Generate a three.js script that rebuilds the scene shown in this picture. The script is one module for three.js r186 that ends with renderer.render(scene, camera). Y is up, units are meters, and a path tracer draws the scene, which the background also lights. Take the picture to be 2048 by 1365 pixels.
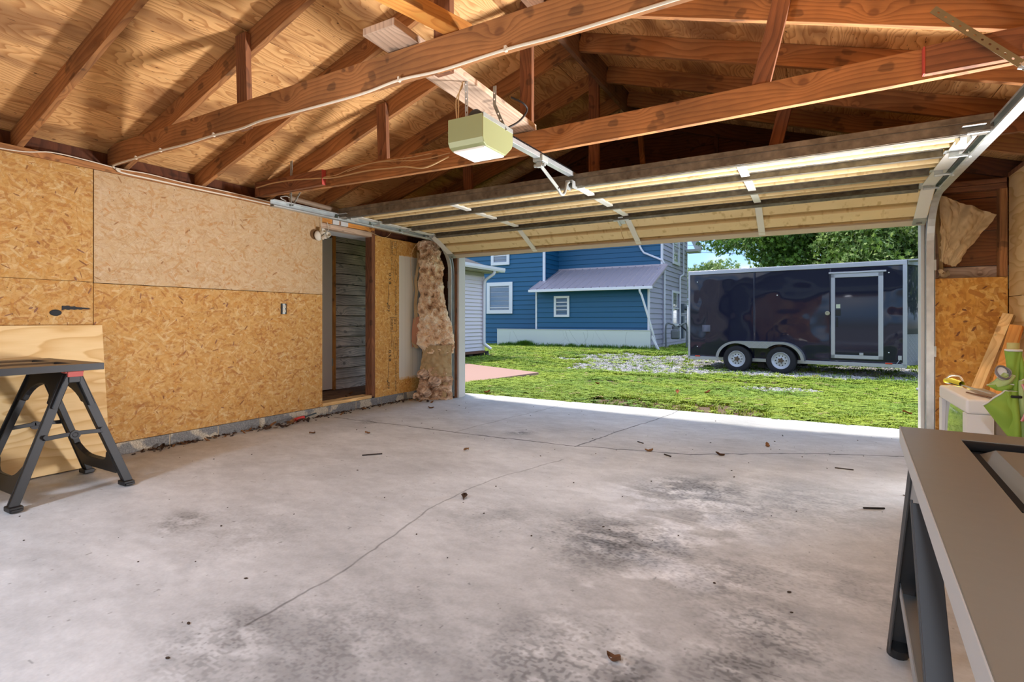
import * as THREE from 'three';
import { RoundedBoxGeometry } from 'three/addons/geometries/RoundedBoxGeometry.js';
import { mergeGeometries, mergeVertices } from 'three/addons/utils/BufferGeometryUtils.js';
import { RectAreaLightUniformsLib } from 'three/addons/lights/RectAreaLightUniformsLib.js';

// ------------------------------------------------------------------ camera, sky, sun, lamps, exposure
const scene = new THREE.Scene();
const F_PX = 1060.6, HORIZON = 640.1, YAW = 0.5196;
const camera = new THREE.PerspectiveCamera(2 * Math.atan(1365 / 2 / F_PX) * 180 / Math.PI, 2048 / 1365, 0.05, 300);
camera.position.set(4.6026, 1.0324, 5.7154);
camera.rotation.set(0, YAW, 0);
camera.setViewOffset(2048, 1365, 0, Math.round((1365 / 2 - HORIZON) * 10) / 10, 2048, 1365);
scene.add(camera);
const renderer = new THREE.WebGLRenderer({ antialias: true });
renderer.toneMapping = THREE.LinearToneMapping;
renderer.toneMappingExposure = 1.08;
renderer.shadowMap.enabled = true;
const SKY_LEVEL = 1.5, SUN_LEVEL = 5.0, REAR_FILL_LEVEL = 130, UPFILL_LEVEL = 120, FILL_LEVEL = 34, OPENER_LEVEL = 78;

const clamp = (x, a = 0, b = 1) => Math.min(b, Math.max(a, x));
const lerp = (a, b, t) => a + (b - a) * t;
const smooth = (a, b, x) => { const t = clamp((x - a) / (b - a)); return t * t * (3 - 2 * t); };
function rngOf(seed) { let a = seed >>> 0; return () => { a = (a + 0x6D2B79F5) | 0; let t = Math.imul(a ^ (a >>> 15), 1 | a); t = (t + Math.imul(t ^ (t >>> 7), 61 | t)) ^ t; return ((t ^ (t >>> 14)) >>> 0) / 4294967296; }; }
function hash2(ix, iy, s) { let h = Math.imul(ix, 374761393) ^ Math.imul(iy, 668265263) ^ Math.imul(s, 2147483647 - 1013); h = Math.imul(h ^ (h >>> 13), 1274126177); return ((h ^ (h >>> 16)) >>> 0) / 4294967296; }
function noise2(x, y, s = 0, px = 0, py = 0) {
  const ix = Math.floor(x), iy = Math.floor(y), fx = x - ix, fy = y - iy, u = fx * fx * (3 - 2 * fx), v = fy * fy * (3 - 2 * fy);
  const w = (a, p) => (p ? ((a % p) + p) % p : a);
  const a = hash2(w(ix, px), w(iy, py), s), b = hash2(w(ix + 1, px), w(iy, py), s), c = hash2(w(ix, px), w(iy + 1, py), s), d = hash2(w(ix + 1, px), w(iy + 1, py), s);
  return lerp(lerp(a, b, u), lerp(c, d, u), v);
}
function fbm(x, y, s = 0, oct = 4, px = 0, py = 0) { let v = 0, a = 0.5, t = 0; for (let i = 0; i < oct; i++) { v += a * noise2(x, y, s + i * 17, px, py); t += a; x *= 2; y *= 2; px *= 2; py *= 2; a *= 0.5; } return v / t; }

{ // the sky: hazy summer day, white towards the horizon, with soft cloud
  const W = 512, H = 256, d = new Float32Array(W * H * 4);
  for (let j = 0; j < H; j++) for (let i = 0; i < W; i++) {
    const el = ((j + 0.5) / H - 0.5) * Math.PI, up = Math.max(0, Math.sin(el));
    const ph = (i + 0.5) / W * 64, c = smooth(0.42, 0.72, fbm(ph, (el / Math.PI) * 40 / (0.35 + up), 5, 4, 64, 0));
    const blue = [lerp(0.28, 0.12, Math.sqrt(up)), lerp(0.60, 0.34, Math.sqrt(up)), lerp(1.0, 0.85, up)];
    const o = (j * W + i) * 4;
    for (let k = 0; k < 3; k++) d[o + k] = lerp(blue[k], [1.25, 1.25, 1.27][k], 0.12 + 0.8 * c);
    if (el < 0) { d[o] = 0.35; d[o + 1] = 0.37; d[o + 2] = 0.3; }
    d[o + 3] = 1;
  }
  const t = new THREE.DataTexture(d, W, H, THREE.RGBAFormat, THREE.FloatType);
  t.mapping = THREE.EquirectangularReflectionMapping; t.magFilter = THREE.LinearFilter; t.needsUpdate = true;
  scene.background = t; scene.environment = t;
  scene.backgroundIntensity = SKY_LEVEL; scene.environmentIntensity = SKY_LEVEL;
}
const sun = new THREE.DirectionalLight(0xfff3e2, SUN_LEVEL);
sun.position.set(-7, 26, -11); sun.target.position.set(2, 0, -5);
sun.castShadow = true; sun.shadow.radius = 5; sun.shadow.mapSize.set(2048, 2048);
Object.assign(sun.shadow.camera, { left: -25, right: 25, top: 25, bottom: -25, near: 1, far: 80 });
scene.add(sun, sun.target);
RectAreaLightUniformsLib.init();

// ------------------------------------------------------------------ naming
const used = new Map();
function numbered(n) { const k = used.get(n) ?? 0; used.set(n, k + 1); return k ? n + '_' + String(k).padStart(3, '0') : n; }
function tag(o, label, category, group, kind) { if (label) o.userData.label = label; if (category) o.userData.category = category; if (group) o.userData.group = group; if (kind) o.userData.kind = kind; return o; }
function thing(name, label, category, pos = [0, 0, 0], turn = 0, group) { const o = new THREE.Group(); o.name = numbered(name); o.position.set(...pos); o.rotation.y = turn; scene.add(o); return tag(o, label, category, group); }
function structure(name, label) { const o = new THREE.Group(); o.name = numbered(name); o.userData.kind = 'structure'; if (label) o.userData.label = label; scene.add(o); return o; }
function mesh(name, g, m, parent = scene) { const o = new THREE.Mesh(g, m); o.name = parent === scene ? numbered(name) : name; o.castShadow = true; o.receiveShadow = true; parent.add(o); return o; }
const V = (x, y, z) => new THREE.Vector3(x, y, z);

// ------------------------------------------------------------------ geometry helpers
const R0 = rngOf(11);
function boxUV(g, grain = 'x', su = 1, sv = 1, ou = R0() * 7, ov = R0() * 7) {
  const p = g.attributes.position, n = g.attributes.normal, uv = new Float32Array(p.count * 2);
  for (let i = 0; i < p.count; i++) {
    const P = { x: p.getX(i), y: p.getY(i), z: p.getZ(i) }, N = { x: Math.abs(n.getX(i)), y: Math.abs(n.getY(i)), z: Math.abs(n.getZ(i)) };
    const axis = N.x >= N.y && N.x >= N.z ? 'x' : N.y >= N.z ? 'y' : 'z';
    const other = ['x', 'y', 'z'].filter((a) => a !== axis);
    const u = axis === grain ? other[0] : grain, v = axis === grain ? other[1] : other.find((a) => a !== grain);
    uv[2 * i] = P[u] / su + ou; uv[2 * i + 1] = P[v] / sv + ov + (axis === 'y' ? 0.37 : 0);
  }
  g.setAttribute('uv', new THREE.BufferAttribute(uv, 2));
  return g;
}
function bx(w, h, d, r = 0.003, grain = 'x', su = 1, sv = 1) {       // a box with softened edges and uv in metres
  r = Math.min(r, w / 2.2, h / 2.2, d / 2.2);
  const g = r > 0 ? new RoundedBoxGeometry(w, h, d, 1, r) : new THREE.BoxGeometry(w, h, d);
  return boxUV(g.index ? g.toNonIndexed() : g, grain, su, sv);
}
const at = (g, x, y, z, rx = 0, ry = 0, rz = 0) => { const m = new THREE.Matrix4().makeRotationFromEuler(new THREE.Euler(rx, ry, rz)); m.setPosition(x, y, z); return g.applyMatrix4(m); };
function span(x0, x1, y0, y1, z0, z1, r, grain, su, sv) { return at(bx(x1 - x0, y1 - y0, z1 - z0, r, grain, su, sv), (x0 + x1) / 2, (y0 + y1) / 2, (z0 + z1) / 2); }
function merge(list) { return mergeGeometries(list.map((g) => { const q = g.index ? g.toNonIndexed() : g; for (const k of Object.keys(q.attributes)) if (!['position', 'normal', 'uv'].includes(k)) q.deleteAttribute(k); q.morphAttributes = {}; return q; })); }
function cyl(r0, r1, h, seg = 16, open = false) { return new THREE.CylinderGeometry(r0, r1, h, seg, 1, open); }
function rod(a, b, r, seg = 10, r2 = r) { const d = b.clone().sub(a), g = cyl(r2, r, d.length(), seg); g.applyQuaternion(new THREE.Quaternion().setFromUnitVectors(V(0, 1, 0), d.clone().normalize())); const c = a.clone().add(b).multiplyScalar(0.5); return g.translate(c.x, c.y, c.z); }
function tube(pts, r, seg = 40, rs = 7, closed = false, tension = 0.5) { return new THREE.TubeGeometry(new THREE.CatmullRomCurve3(pts.map((p) => (p.isVector3 ? p : V(...p))), closed, 'catmullrom', tension), seg, r, rs, closed); }
function beam(a, b, h, t, r = 0.003, roll = 0, su = 1.4, sv = 0.35) {  // a board from a to b, h tall, t thick
  a = a.isVector3 ? a : V(...a); b = b.isVector3 ? b : V(...b);
  const d = b.clone().sub(a), L = d.length(), g = bx(L, h, t, r, 'x', su, sv); d.normalize();
  let z = d.clone().cross(V(0, 1, 0)); if (z.length() < 1e-3) z = V(0, 0, 1); z.normalize(); const y = z.clone().cross(d);
  if (roll) { z.applyAxisAngle(d, roll); y.applyAxisAngle(d, roll); }
  const m = new THREE.Matrix4().makeBasis(d, y, z); m.setPosition(a.clone().add(b).multiplyScalar(0.5)); return g.applyMatrix4(m);
}
function sweep(profile, frames, closed = true) {                      // profile [[a, b]], frames [{p, n, b}]
  const pos = [], uv = [], k = profile.length, cnt = closed ? k : k - 1; let s = 0; const S = frames.map((f, i) => (i ? (s += f.p.distanceTo(frames[i - 1].p)) : 0));
  const pt = (f, q) => f.p.clone().addScaledVector(f.n, q[0]).addScaledVector(f.b, q[1]);
  for (let i = 0; i + 1 < frames.length; i++) for (let j = 0; j < cnt; j++) {
    const q0 = profile[j], q1 = profile[(j + 1) % k], a = pt(frames[i], q0), b = pt(frames[i], q1), c = pt(frames[i + 1], q1), d = pt(frames[i + 1], q0);
    for (const [v, u, w] of [[a, S[i], j], [b, S[i], j + 1], [c, S[i + 1], j + 1], [a, S[i], j], [c, S[i + 1], j + 1], [d, S[i + 1], j]]) { pos.push(v.x, v.y, v.z); uv.push(u, w * 0.05); }
  }
  const g = new THREE.BufferGeometry(); g.setAttribute('position', new THREE.Float32BufferAttribute(pos, 3)); g.setAttribute('uv', new THREE.Float32BufferAttribute(uv, 2)); g.computeVertexNormals(); return g;
}
function plate(pts, t, bevel = 0) {                                    // polygon in x-y, t thick in z, centred
  const s = new THREE.Shape(pts.map((p) => new THREE.Vector2(...p)));
  const g = new THREE.ExtrudeGeometry(s, { depth: t - 2 * bevel, bevelEnabled: bevel > 0, bevelSize: bevel, bevelThickness: bevel, bevelSegments: 1, curveSegments: 16 }); return g.translate(0, 0, -t / 2 + bevel);
}
function grid(nu, nv, fn, thick = 0) {                                 // a curved sheet from fn(u, v) -> Vector3, given thickness along its normals
  const P = [], uv = [], idx = []; for (let j = 0; j <= nv; j++) for (let i = 0; i <= nu; i++) { const p = fn(i / nu, j / nv); P.push(p.x, p.y, p.z); uv.push(i / nu, j / nv); }
  const id = (i, j) => j * (nu + 1) + i; for (let j = 0; j < nv; j++) for (let i = 0; i < nu; i++) idx.push(id(i, j), id(i + 1, j), id(i + 1, j + 1), id(i, j), id(i + 1, j + 1), id(i, j + 1));
  const g = new THREE.BufferGeometry(); g.setAttribute('position', new THREE.Float32BufferAttribute(P, 3)); g.setAttribute('uv', new THREE.Float32BufferAttribute(uv, 2)); g.setIndex(idx); g.computeVertexNormals();
  if (!thick) return g;
  const n = g.attributes.normal, c = P.length / 3, P2 = P.slice(), uv2 = uv.concat(uv), id2 = idx.slice();
  for (let i = 0; i < c; i++) P2.push(P[3 * i] - n.getX(i) * thick, P[3 * i + 1] - n.getY(i) * thick, P[3 * i + 2] - n.getZ(i) * thick);
  for (let i = 0; i < idx.length; i += 3) id2.push(idx[i] + c, idx[i + 2] + c, idx[i + 1] + c);
  const edge = (a, b) => id2.push(a, a + c, b, b, a + c, b + c);
  for (let i = 0; i < nu; i++) { edge(id(i + 1, 0), id(i, 0)); edge(id(i, nv), id(i + 1, nv)); } for (let j = 0; j < nv; j++) { edge(id(0, j), id(0, j + 1)); edge(id(nu, j + 1), id(nu, j)); }
  const g2 = new THREE.BufferGeometry(); g2.setAttribute('position', new THREE.Float32BufferAttribute(P2, 3)); g2.setAttribute('uv', new THREE.Float32BufferAttribute(uv2, 2)); g2.setIndex(id2); g2.computeVertexNormals(); return g2;
}

// ------------------------------------------------------------------ textures
function dataTex(w, h, fn, srgb = true) {
  const d = new Uint8Array(w * h * 4); const c = [0, 0, 0];
  for (let j = 0; j < h; j++) for (let i = 0; i < w; i++) { fn(i / w, j / h, c, i, j); const o = (j * w + i) * 4; d[o] = clamp(c[0], 0, 255); d[o + 1] = clamp(c[1], 0, 255); d[o + 2] = clamp(c[2], 0, 255); d[o + 3] = 255; }
  const t = new THREE.DataTexture(d, w, h, THREE.RGBAFormat); t.wrapS = t.wrapT = THREE.RepeatWrapping; t.magFilter = THREE.LinearFilter; t.minFilter = THREE.LinearFilter; if (srgb) t.colorSpace = THREE.SRGBColorSpace; t.needsUpdate = true; return t;
}
function canvasTex(w, h, draw) { const c = document.createElement('canvas'); c.width = w; c.height = h; draw(c.getContext('2d'), w, h); const t = new THREE.CanvasTexture(c); t.wrapS = t.wrapT = THREE.RepeatWrapping; t.colorSpace = THREE.SRGBColorSpace; t.magFilter = THREE.LinearFilter; return t; }
const mix3 = (a, b, t, o) => { for (let k = 0; k < 3; k++) o[k] = lerp(a[k], b[k], t); };

// rotary-cut plywood: u along the grain
const plyTex = (seed, light, dark, stain, contrast) => dataTex(1024, 1024, (u, v, c) => {
  const warp = fbm(u * 3, v * 5, seed, 4, 3, 5), h = v * 26 + warp * 17 + fbm(u * 2, v * 8, seed + 90, 2, 2, 8) * 4, f = h - Math.floor(h);
  const late = Math.pow(f, 2.2) * (1 - smooth(0.92, 1, f)), fine = noise2(u * 60, v * 700, seed + 3, 60, 700);
  mix3(light, dark, clamp(late * contrast + (fine - 0.5) * 0.18), c);
  const st = smooth(0.56, 0.78, fbm(u * 4, v * 6, seed + 40, 4, 4, 6)) * 0.5; mix3([...c], stain, st, c);
  const chk = noise2(u * 46, v * 190, seed + 7, 46, 190); if (chk > 0.93) mix3([...c], [70, 38, 16], smooth(0.93, 0.97, chk) * 0.8, c);
  const m = 0.9 + 0.2 * fbm(u * 3, v * 3, seed + 60, 3, 3, 3); c[0] *= m; c[1] *= m; c[2] *= m;
});
const T = {};
T.ply1 = plyTex(101, [230, 180, 116], [176, 118, 62], [112, 68, 34], 0.9);
T.ply2 = plyTex(202, [232, 184, 122], [180, 122, 66], [106, 64, 34], 0.85);
T.plyPale = dataTex(1024, 512, (u, v, c) => { const h = v * 9 + fbm(u * 2, v * 4, 301, 4, 2, 4) * 8, f = h - Math.floor(h); mix3([230, 200, 146], [206, 166, 106], clamp(Math.pow(f, 3) * (1 - smooth(0.9, 1, f)) * 1.2 + 0.2 * fbm(u * 40, v * 300, 305, 2, 40, 300)), c); const st = smooth(0.6, 0.8, fbm(u * 3, v * 3, 311, 4, 3, 3)) * 0.35; mix3([...c], [186, 138, 80], st, c); });
// sawn lumber: u along the length
const lumTex = (seed, light, dark, knot) => dataTex(1024, 256, (u, v, c) => {
  let w = 0, kn = 0; for (const [kx, ky, kr] of [[0.18, 0.4, 0.016], [0.55, 0.7, 0.013], [0.82, 0.25, 0.018]]) { const dx = (u - kx), dy = (v - ky) * 0.25, d = Math.hypot(dx * 0.75, dy); w += Math.exp(-d * d / (kr * kr * 5)) * 2.2; kn = Math.max(kn, 1 - smooth(kr * 0.5, kr, d)); }
  const h = v * 11 + fbm(u * 2, v * 2, seed, 3, 2, 2) * 5 + w, f = h - Math.floor(h), late = Math.pow(f, 2) * (1 - smooth(0.88, 1, f));
  mix3(light, dark, clamp(late * 0.8 + (noise2(u * 30, v * 256, seed + 5, 30, 256) - 0.5) * 0.35), c); mix3([...c], knot, kn * 0.45, c);
  const m = 0.78 + 0.44 * fbm(u * 6, v * 2, seed + 9, 4, 6, 2), sp = smooth(0.70, 0.8, fbm(u * 14, v * 5, seed + 33, 3, 14, 5)); for (let k = 0; k < 3; k++) c[k] = c[k] * m * (1 - 0.22 * sp);
});
T.rafter = lumTex(401, [172, 118, 68], [124, 78, 42], [90, 54, 30]);
T.redwood = lumTex(411, [142, 92, 58], [96, 58, 36], [66, 38, 24]);
T.pine = lumTex(421, [236, 196, 132], [206, 152, 86], [130, 80, 40]);
T.greyed = lumTex(431, [206, 178, 150], [160, 130, 108], [110, 80, 60]);
T.weather = lumTex(441, [222, 210, 196], [146, 136, 126], [90, 80, 72]);
// oriented strand board
function flakes(ctx, w, h, seed, base, pal, n, L, B, alpha) {
  const r = rngOf(seed); ctx.fillStyle = base; ctx.fillRect(0, 0, w, h);
  for (let i = 0; i < n; i++) {
    const x = r() * w, y = r() * h, a = (r() + r() + r() - 1.5) * 1.3 + (r() < 0.25 ? Math.PI / 2 : 0), l = L * (0.35 + r()), b = B * (0.35 + r()), c = pal[Math.floor(Math.pow(r(), 1.25) * pal.length)];
    for (const ox of x < l ? [0, w] : x > w - l ? [0, -w] : [0]) {
      ctx.save(); ctx.translate(x + ox, y); ctx.rotate(a); ctx.globalAlpha = alpha * (0.5 + 0.5 * r()); ctx.fillStyle = c; ctx.beginPath();
      ctx.moveTo(-l / 2, -b * 0.2 * r()); ctx.lineTo(-l * 0.42, -b / 2); ctx.lineTo(l * (0.3 + 0.2 * r()), -b / 2 * (0.6 + 0.4 * r())); ctx.lineTo(l / 2, b * 0.2 * r()); ctx.lineTo(l * 0.4, b / 2); ctx.lineTo(-l * (0.3 + 0.2 * r()), b / 2 * (0.7 + 0.3 * r())); ctx.closePath(); ctx.fill();
      if (r() < 0.5) { ctx.globalAlpha = 0.22; ctx.strokeStyle = '#6b3f14'; ctx.lineWidth = 1; ctx.stroke(); }
      ctx.restore();
    }
  }
  ctx.globalAlpha = 1;
}
function nails(ctx, w, h, seed, n) { const r = rngOf(seed); ctx.fillStyle = '#3b2410'; for (let i = 0; i < n; i++) { ctx.globalAlpha = 0.4 + 0.5 * r(); ctx.beginPath(); ctx.ellipse(r() * w, r() * h, 1 + 2.5 * r(), 1 + 1.5 * r(), r() * 3, 0, 6.3); ctx.fill(); } ctx.globalAlpha = 1; }
const GOLD = ['#dba95c', '#d19a4b', '#e2b46c', '#c98f42', '#e6bf80', '#d6a257', '#b97c34', '#cf8f3a', '#a5652a', '#e9c88e'], DARKF = ['#8a5424', '#6e3d1c', '#a86a2e', '#7a4a3a'];
T.osb = canvasTex(2048, 1024, (c, w, h) => { flakes(c, w, h, 51, '#cf9c50', GOLD, 11000, 62, 15, 0.6); c.save(); const r = rngOf(52); for (let i = 0; i < 120; i++) { c.globalAlpha = 0.7; c.fillStyle = DARKF[i % 4]; c.save(); c.translate(r() * w, r() * h); c.rotate(r() * 3); c.beginPath(); c.ellipse(0, 0, 8 + r() * 18, 2 + r() * 4, 0, 0, 6.3); c.fill(); c.restore(); } c.restore(); nails(c, w, h, 53, 260); });
T.osbPale = canvasTex(2048, 1024, (c, w, h) => { flakes(c, w, h, 61, '#d8b583', ['#dcbb8b', '#d3ae79', '#e2c79c', '#cfa873', '#d9b685', '#e0c196', '#c99a5c', '#d8b27c', '#c48a48'], 9000, 60, 14, 0.5); const r = rngOf(62); for (let i = 0; i < 110; i++) { c.globalAlpha = 0.6; c.fillStyle = i % 3 ? '#c98543' : '#8f5a2c'; c.save(); c.translate(r() * w, r() * h); c.rotate(r() * 3); c.beginPath(); c.ellipse(0, 0, 8 + r() * 18, 2 + r() * 4, 0, 0, 6.3); c.fill(); c.restore(); } c.globalAlpha = 1; nails(c, w, h, 63, 160); });
T.osbBig = canvasTex(1024, 1024, (c, w, h) => { flakes(c, w, h, 71, '#c98d33', ['#d59a3d', '#c88a30', '#e2ad54', '#b97a26', '#e8bd6c', '#a96a20', '#d79f48', '#c58a36', '#dca24a'], 2600, 105, 36, 0.85); const r = rngOf(72); for (let i = 0; i < 60; i++) { c.globalAlpha = 0.8; c.fillStyle = i % 2 ? '#5b2f10' : '#73400f'; c.save(); c.translate(r() * w, r() * h); c.rotate(1 + r() * 1.6); c.beginPath(); const l = 8 + r() * 26, b = 3 + r() * 9; c.moveTo(-l, 0); c.lineTo(-l * 0.3, -b); c.lineTo(l, -b * 0.4); c.lineTo(l * 0.6, b); c.lineTo(-l * 0.5, b * 0.7); c.closePath(); c.fill(); c.restore(); } c.globalAlpha = 1; });
// the narrow panel beside the doorway: OSB, its mill print running down it and a roller-painted patch.  0.99 m wide (u from z = 0.99 towards the corner), 2.0 m tall
T.osbPrint = canvasTex(768, 1536, (c, w, h) => {
  flakes(c, w, h, 81, '#cf9a4c', GOLD, 8000, 46, 11, 0.6); nails(c, w, h, 82, 90);
  const mx = (m) => m / 0.99 * w, my = (m) => (2.05 - m) / 2.0 * h;       // metres from the doorway edge; height above the floor
  c.fillStyle = '#1d1a16'; c.strokeStyle = '#1d1a16';
  for (const y0 of [2.04, 1.08]) {
    c.save(); c.translate(mx(0.32), my(y0)); c.rotate(Math.PI / 2); const k = h / 2.0;
    c.lineWidth = 3; c.globalAlpha = 0.85;
    c.strokeRect(0.02 * k, -0.06 * k, 0.17 * k, 0.12 * k); c.font = 'bold ' + Math.round(0.04 * k) + 'px sans-serif'; c.fillText('O-2', 0.04 * k, -0.015 * k); c.fillText('SHEATH', 0.03 * k, 0.04 * k);
    c.font = Math.round(0.036 * k) + 'px sans-serif'; c.fillText('EXPOSURE 1', 0.22 * k, 0.045 * k); c.beginPath(); c.ellipse(0.40 * k, -0.04 * k, 0.14 * k, 0.04 * k, 0, 0, 6.3); c.stroke();
    c.font = 'italic ' + Math.round(0.05 * k) + 'px serif'; c.fillText('mill', 0.34 * k, -0.025 * k);
    c.font = 'bold ' + Math.round(0.06 * k) + 'px sans-serif'; c.fillText('O S B', 0.42 * k, 0.085 * k);
    c.font = Math.round(0.045 * k) + 'px sans-serif'; c.fillText('product of canada.', 0.575 * k, -0.03 * k);
    c.lineWidth = 5; c.beginPath(); c.moveTo(0.57 * k, 0.085 * k); c.lineTo(0.86 * k, 0.105 * k); c.stroke(); for (let i = 0; i < 14; i++) { c.beginPath(); c.ellipse((0.8 + 0.1 * noise2(i, 1, 3)) * k, (0.07 + 0.06 * noise2(i, 2, 4)) * k, 6 * noise2(i, 3, 5) + 2, 5, 0, 0, 6.3); c.fill(); }
    c.restore();
  }
  const r = rngOf(83); c.globalAlpha = 1; c.fillStyle = '#ddd8c8'; c.fillRect(mx(0.425), my(1.85), mx(0.45), my(0.3) - my(1.85));
  for (let i = 0; i < 900; i++) { const t = r(); c.globalAlpha = 0.75; c.fillStyle = '#ddd8c8'; const top = r() < 0.5; c.fillRect(mx(0.425) + t * mx(0.45), top ? my(1.85) - r() * r() * 14 : my(0.3) - 3, 1.5, top ? 16 : r() * 34); } 
  for (let i = 0; i < 300; i++) { c.fillRect(mx(0.425) - r() * r() * 12, lerp(my(1.85), my(0.3), r()), 14, 2); }
  c.globalAlpha = 0.05; c.fillStyle = '#9a9484'; for (let i = 0; i < 60; i++) c.fillRect(mx(0.43) + r() * mx(0.42), my(1.84), 4 + r() * 10, my(0.3) - my(1.84));
});
T.block = dataTex(512, 512, (u, v, c) => { const p = smooth(0.48, 0.56, fbm(u * 5, v * 5, 501, 4, 5, 5)), n = noise2(u * 160, v * 160, 505, 160, 160); mix3([126, 126, 124], [186, 176, 156], p, c); const m = 0.8 + 0.35 * n; for (let k = 0; k < 3; k++) c[k] *= m; });
// the slab, mapped in place: u = x from -0.2 to 6.2, v = z from -0.5 to 8.7
const FX0 = -0.2, FX1 = 6.2, FZ0 = -0.5, FZ1 = 8.7;
const segDist = (x, z, pts) => { let b = 9; for (let i = 0; i + 1 < pts.length; i++) { const [ax, az] = pts[i], [bx_, bz] = pts[i + 1], dx = bx_ - ax, dz = bz - az, t = clamp(((x - ax) * dx + (z - az) * dz) / (dx * dx + dz * dz)); const d = Math.hypot(x - ax - t * dx, z - az - t * dz); if (d < b) b = d; } return b; };
const CRACKS = [[[[2.93, 4.6], [2.928, 4.27], [2.868, 3.904], [2.76, 3.359], [2.78, 2.815], [2.886, 2.463], [2.99, 2.1]], 0.003, 0.34], [[[0.2, 1.78], [0.936, 1.746], [2.207, 1.739], [2.821, 1.70], [3.77, 1.50], [4.6, 1.0], [5.9, 0.5]], 0.005, 0.75], [[[2.90, 1.70], [2.96, 1.4], [3.006, 1.02], [3.15, 0.3], [3.231, -0.142], [3.25, -0.5]], 0.0045, 0.65], [[[1.72, 1.72], [1.8, 0.9], [1.9, 0.2], [1.95, -0.5]], 0.003, 0.4]];
const STAINS = [[3.95, 2.43, 0.36, 0.9], [3.80, 3.30, 0.34, 0.85], [4.15, 2.62, 0.5, 0.5], [4.46, 3.79, 0.22, 0.7], [4.07, 4.16, 0.12, 0.8], [4.37, 4.06, 0.2, 0.75], [3.9, 4.25, 0.35, 0.6], [1.82, 4.19, 0.16, 0.6], [2.28, 1.5, 0.12, 0.9], [0.72, 1.72, 0.16, 0.45], [4.7, 3.3, 0.3, 0.3], [3.3, 4.55, 0.4, 0.4], [3.0, 4.7, 0.25, 0.5], [4.35, 3.45, 0.35, 0.45], [4.5, 2.3, 0.5, 0.4], [2.2, 4.1, 0.4, 0.2], [3.2, 3.3, 0.3, 0.25]];
const POLISH_GLARE = [[4.07, 3.54, 0.45], [3.93, 3.62, 0.4], [4.0, 2.9, 0.45], [3.7, 2.6, 0.3], [4.0, 4.1, 0.3]];
T.slab = dataTex(1408, 2024, (u, v, c) => {
  const x = lerp(FX0, FX1, u), z = lerp(FZ0, FZ1, v), wx = x + 0.25 * (fbm(x * 2.2, z * 2.2, 602, 3) - 0.5), wz = z + 0.25 * (fbm(x * 2.2, z * 2.2, 603, 3) - 0.5);
  const cl = fbm(x * 0.9, z * 0.9, 604, 5), md = fbm(x * 4, z * 7, 605, 4), fi = noise2(x * 160, z * 160, 606), mid = fbm(x * 18, z * 30, 607, 3);
  let l = 0.86 + (cl - 0.5) * 0.22 + (md - 0.5) * 0.14 + (mid - 0.5) * 0.09 + (fi - 0.5) * 0.05;
  let dark = 0; for (const [sx, sz, sr, sa] of STAINS) { const d = Math.hypot(wx - sx, wz - sz) / sr; if (d < 2) dark = Math.max(dark, sa * Math.exp(-d * d * 1.4)); }
  dark *= smooth(0.30, 0.62, fbm(x * 11, z * 16, 608, 4)) * 0.55 + smooth(0.5, 0.75, noise2(x * 90, z * 120, 609)) * 0.45; l *= 1 - 0.62 * dark;
  let pol = 0; for (const [sx, sz, sr] of POLISH_GLARE) { const d = Math.hypot(wx - sx, wz - sz) / sr; pol = Math.max(pol, Math.exp(-d * d * 1.6)); } l *= 1 + 0.22 * pol * smooth(0.42, 0.6, fbm(x * 6, z * 9, 612, 4)) * (1 - dark);  // lighter colour in these spots paints in the floor's glare
  const sp = noise2(x * 45, z * 45, 610); if (sp > 0.965) l *= 0.78;
  for (const [pts, w, a] of CRACKS) { const d = segDist(x + 0.03 * (fbm(x * 9, z * 9, 620, 3) - 0.5), z + 0.05 * (fbm(x * 9, z * 9, 621, 3) - 0.5), pts); if (d < w * 3) l *= 1 - a * (1 - smooth(w * 0.5, w * 2.4, d)) * (0.6 + 0.4 * noise2(x * 14, z * 14, 622)); }
  const sc = segDist(x, z, [[3.83, 2.88], [4.46, 2.96]]); if (sc < 0.012) l = lerp(l, 0.86, 0.55 * (1 - sc / 0.012));
  const rim = smooth(0.16, 0.0, z + 0.36) * 0.05; l += rim;
  const dirt = smooth(0.55, 0.0, x + 0.25 * (fbm(x * 5, z * 5, 630, 3) - 0.5)) * (0.35 + 0.65 * smooth(2.6, 0.6, z)) ;
  c[0] = 221 * l; c[1] = 225 * l; c[2] = 228 * l; mix3([...c], [150, 128, 92], dirt * 0.6, c);
});
T.slabRough = dataTex(704, 1012, (u, v, c) => { const x = lerp(FX0, FX1, u), z = lerp(FZ0, FZ1, v); let pol = 0; for (const [sx, sz, sr] of POLISH_GLARE) { const d = Math.hypot(x - sx, z - sz) / sr; pol = Math.max(pol, Math.exp(-d * d * 1.2)); } const r = 0.62 - 0.26 * pol * smooth(0.35, 0.65, fbm(x * 6, z * 9, 612, 4)) + 0.2 * (fbm(x * 5, z * 5, 640, 4) - 0.5); c[0] = c[1] = c[2] = 255 * clamp(r, 0.2, 0.9); }, false);
T.grain = dataTex(512, 512, (u, v, c) => { c[0] = c[1] = c[2] = 90 + 120 * fbm(u * 40, v * 40, 650, 4, 40, 40); }, false);
T.galv = dataTex(256, 256, (u, v, c) => { const n = fbm(u * 14, v * 14, 660, 3, 14, 14); c[0] = 178 + 40 * n; c[1] = 184 + 40 * n; c[2] = 184 + 36 * n; });
T.strutMetal = dataTex(512, 128, (u, v, c) => { const n = fbm(u * 30, v * 8, 670, 4, 30, 8); c[0] = 78 + 64 * n; c[1] = 73 + 62 * n; c[2] = 63 + 56 * n; });
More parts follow.
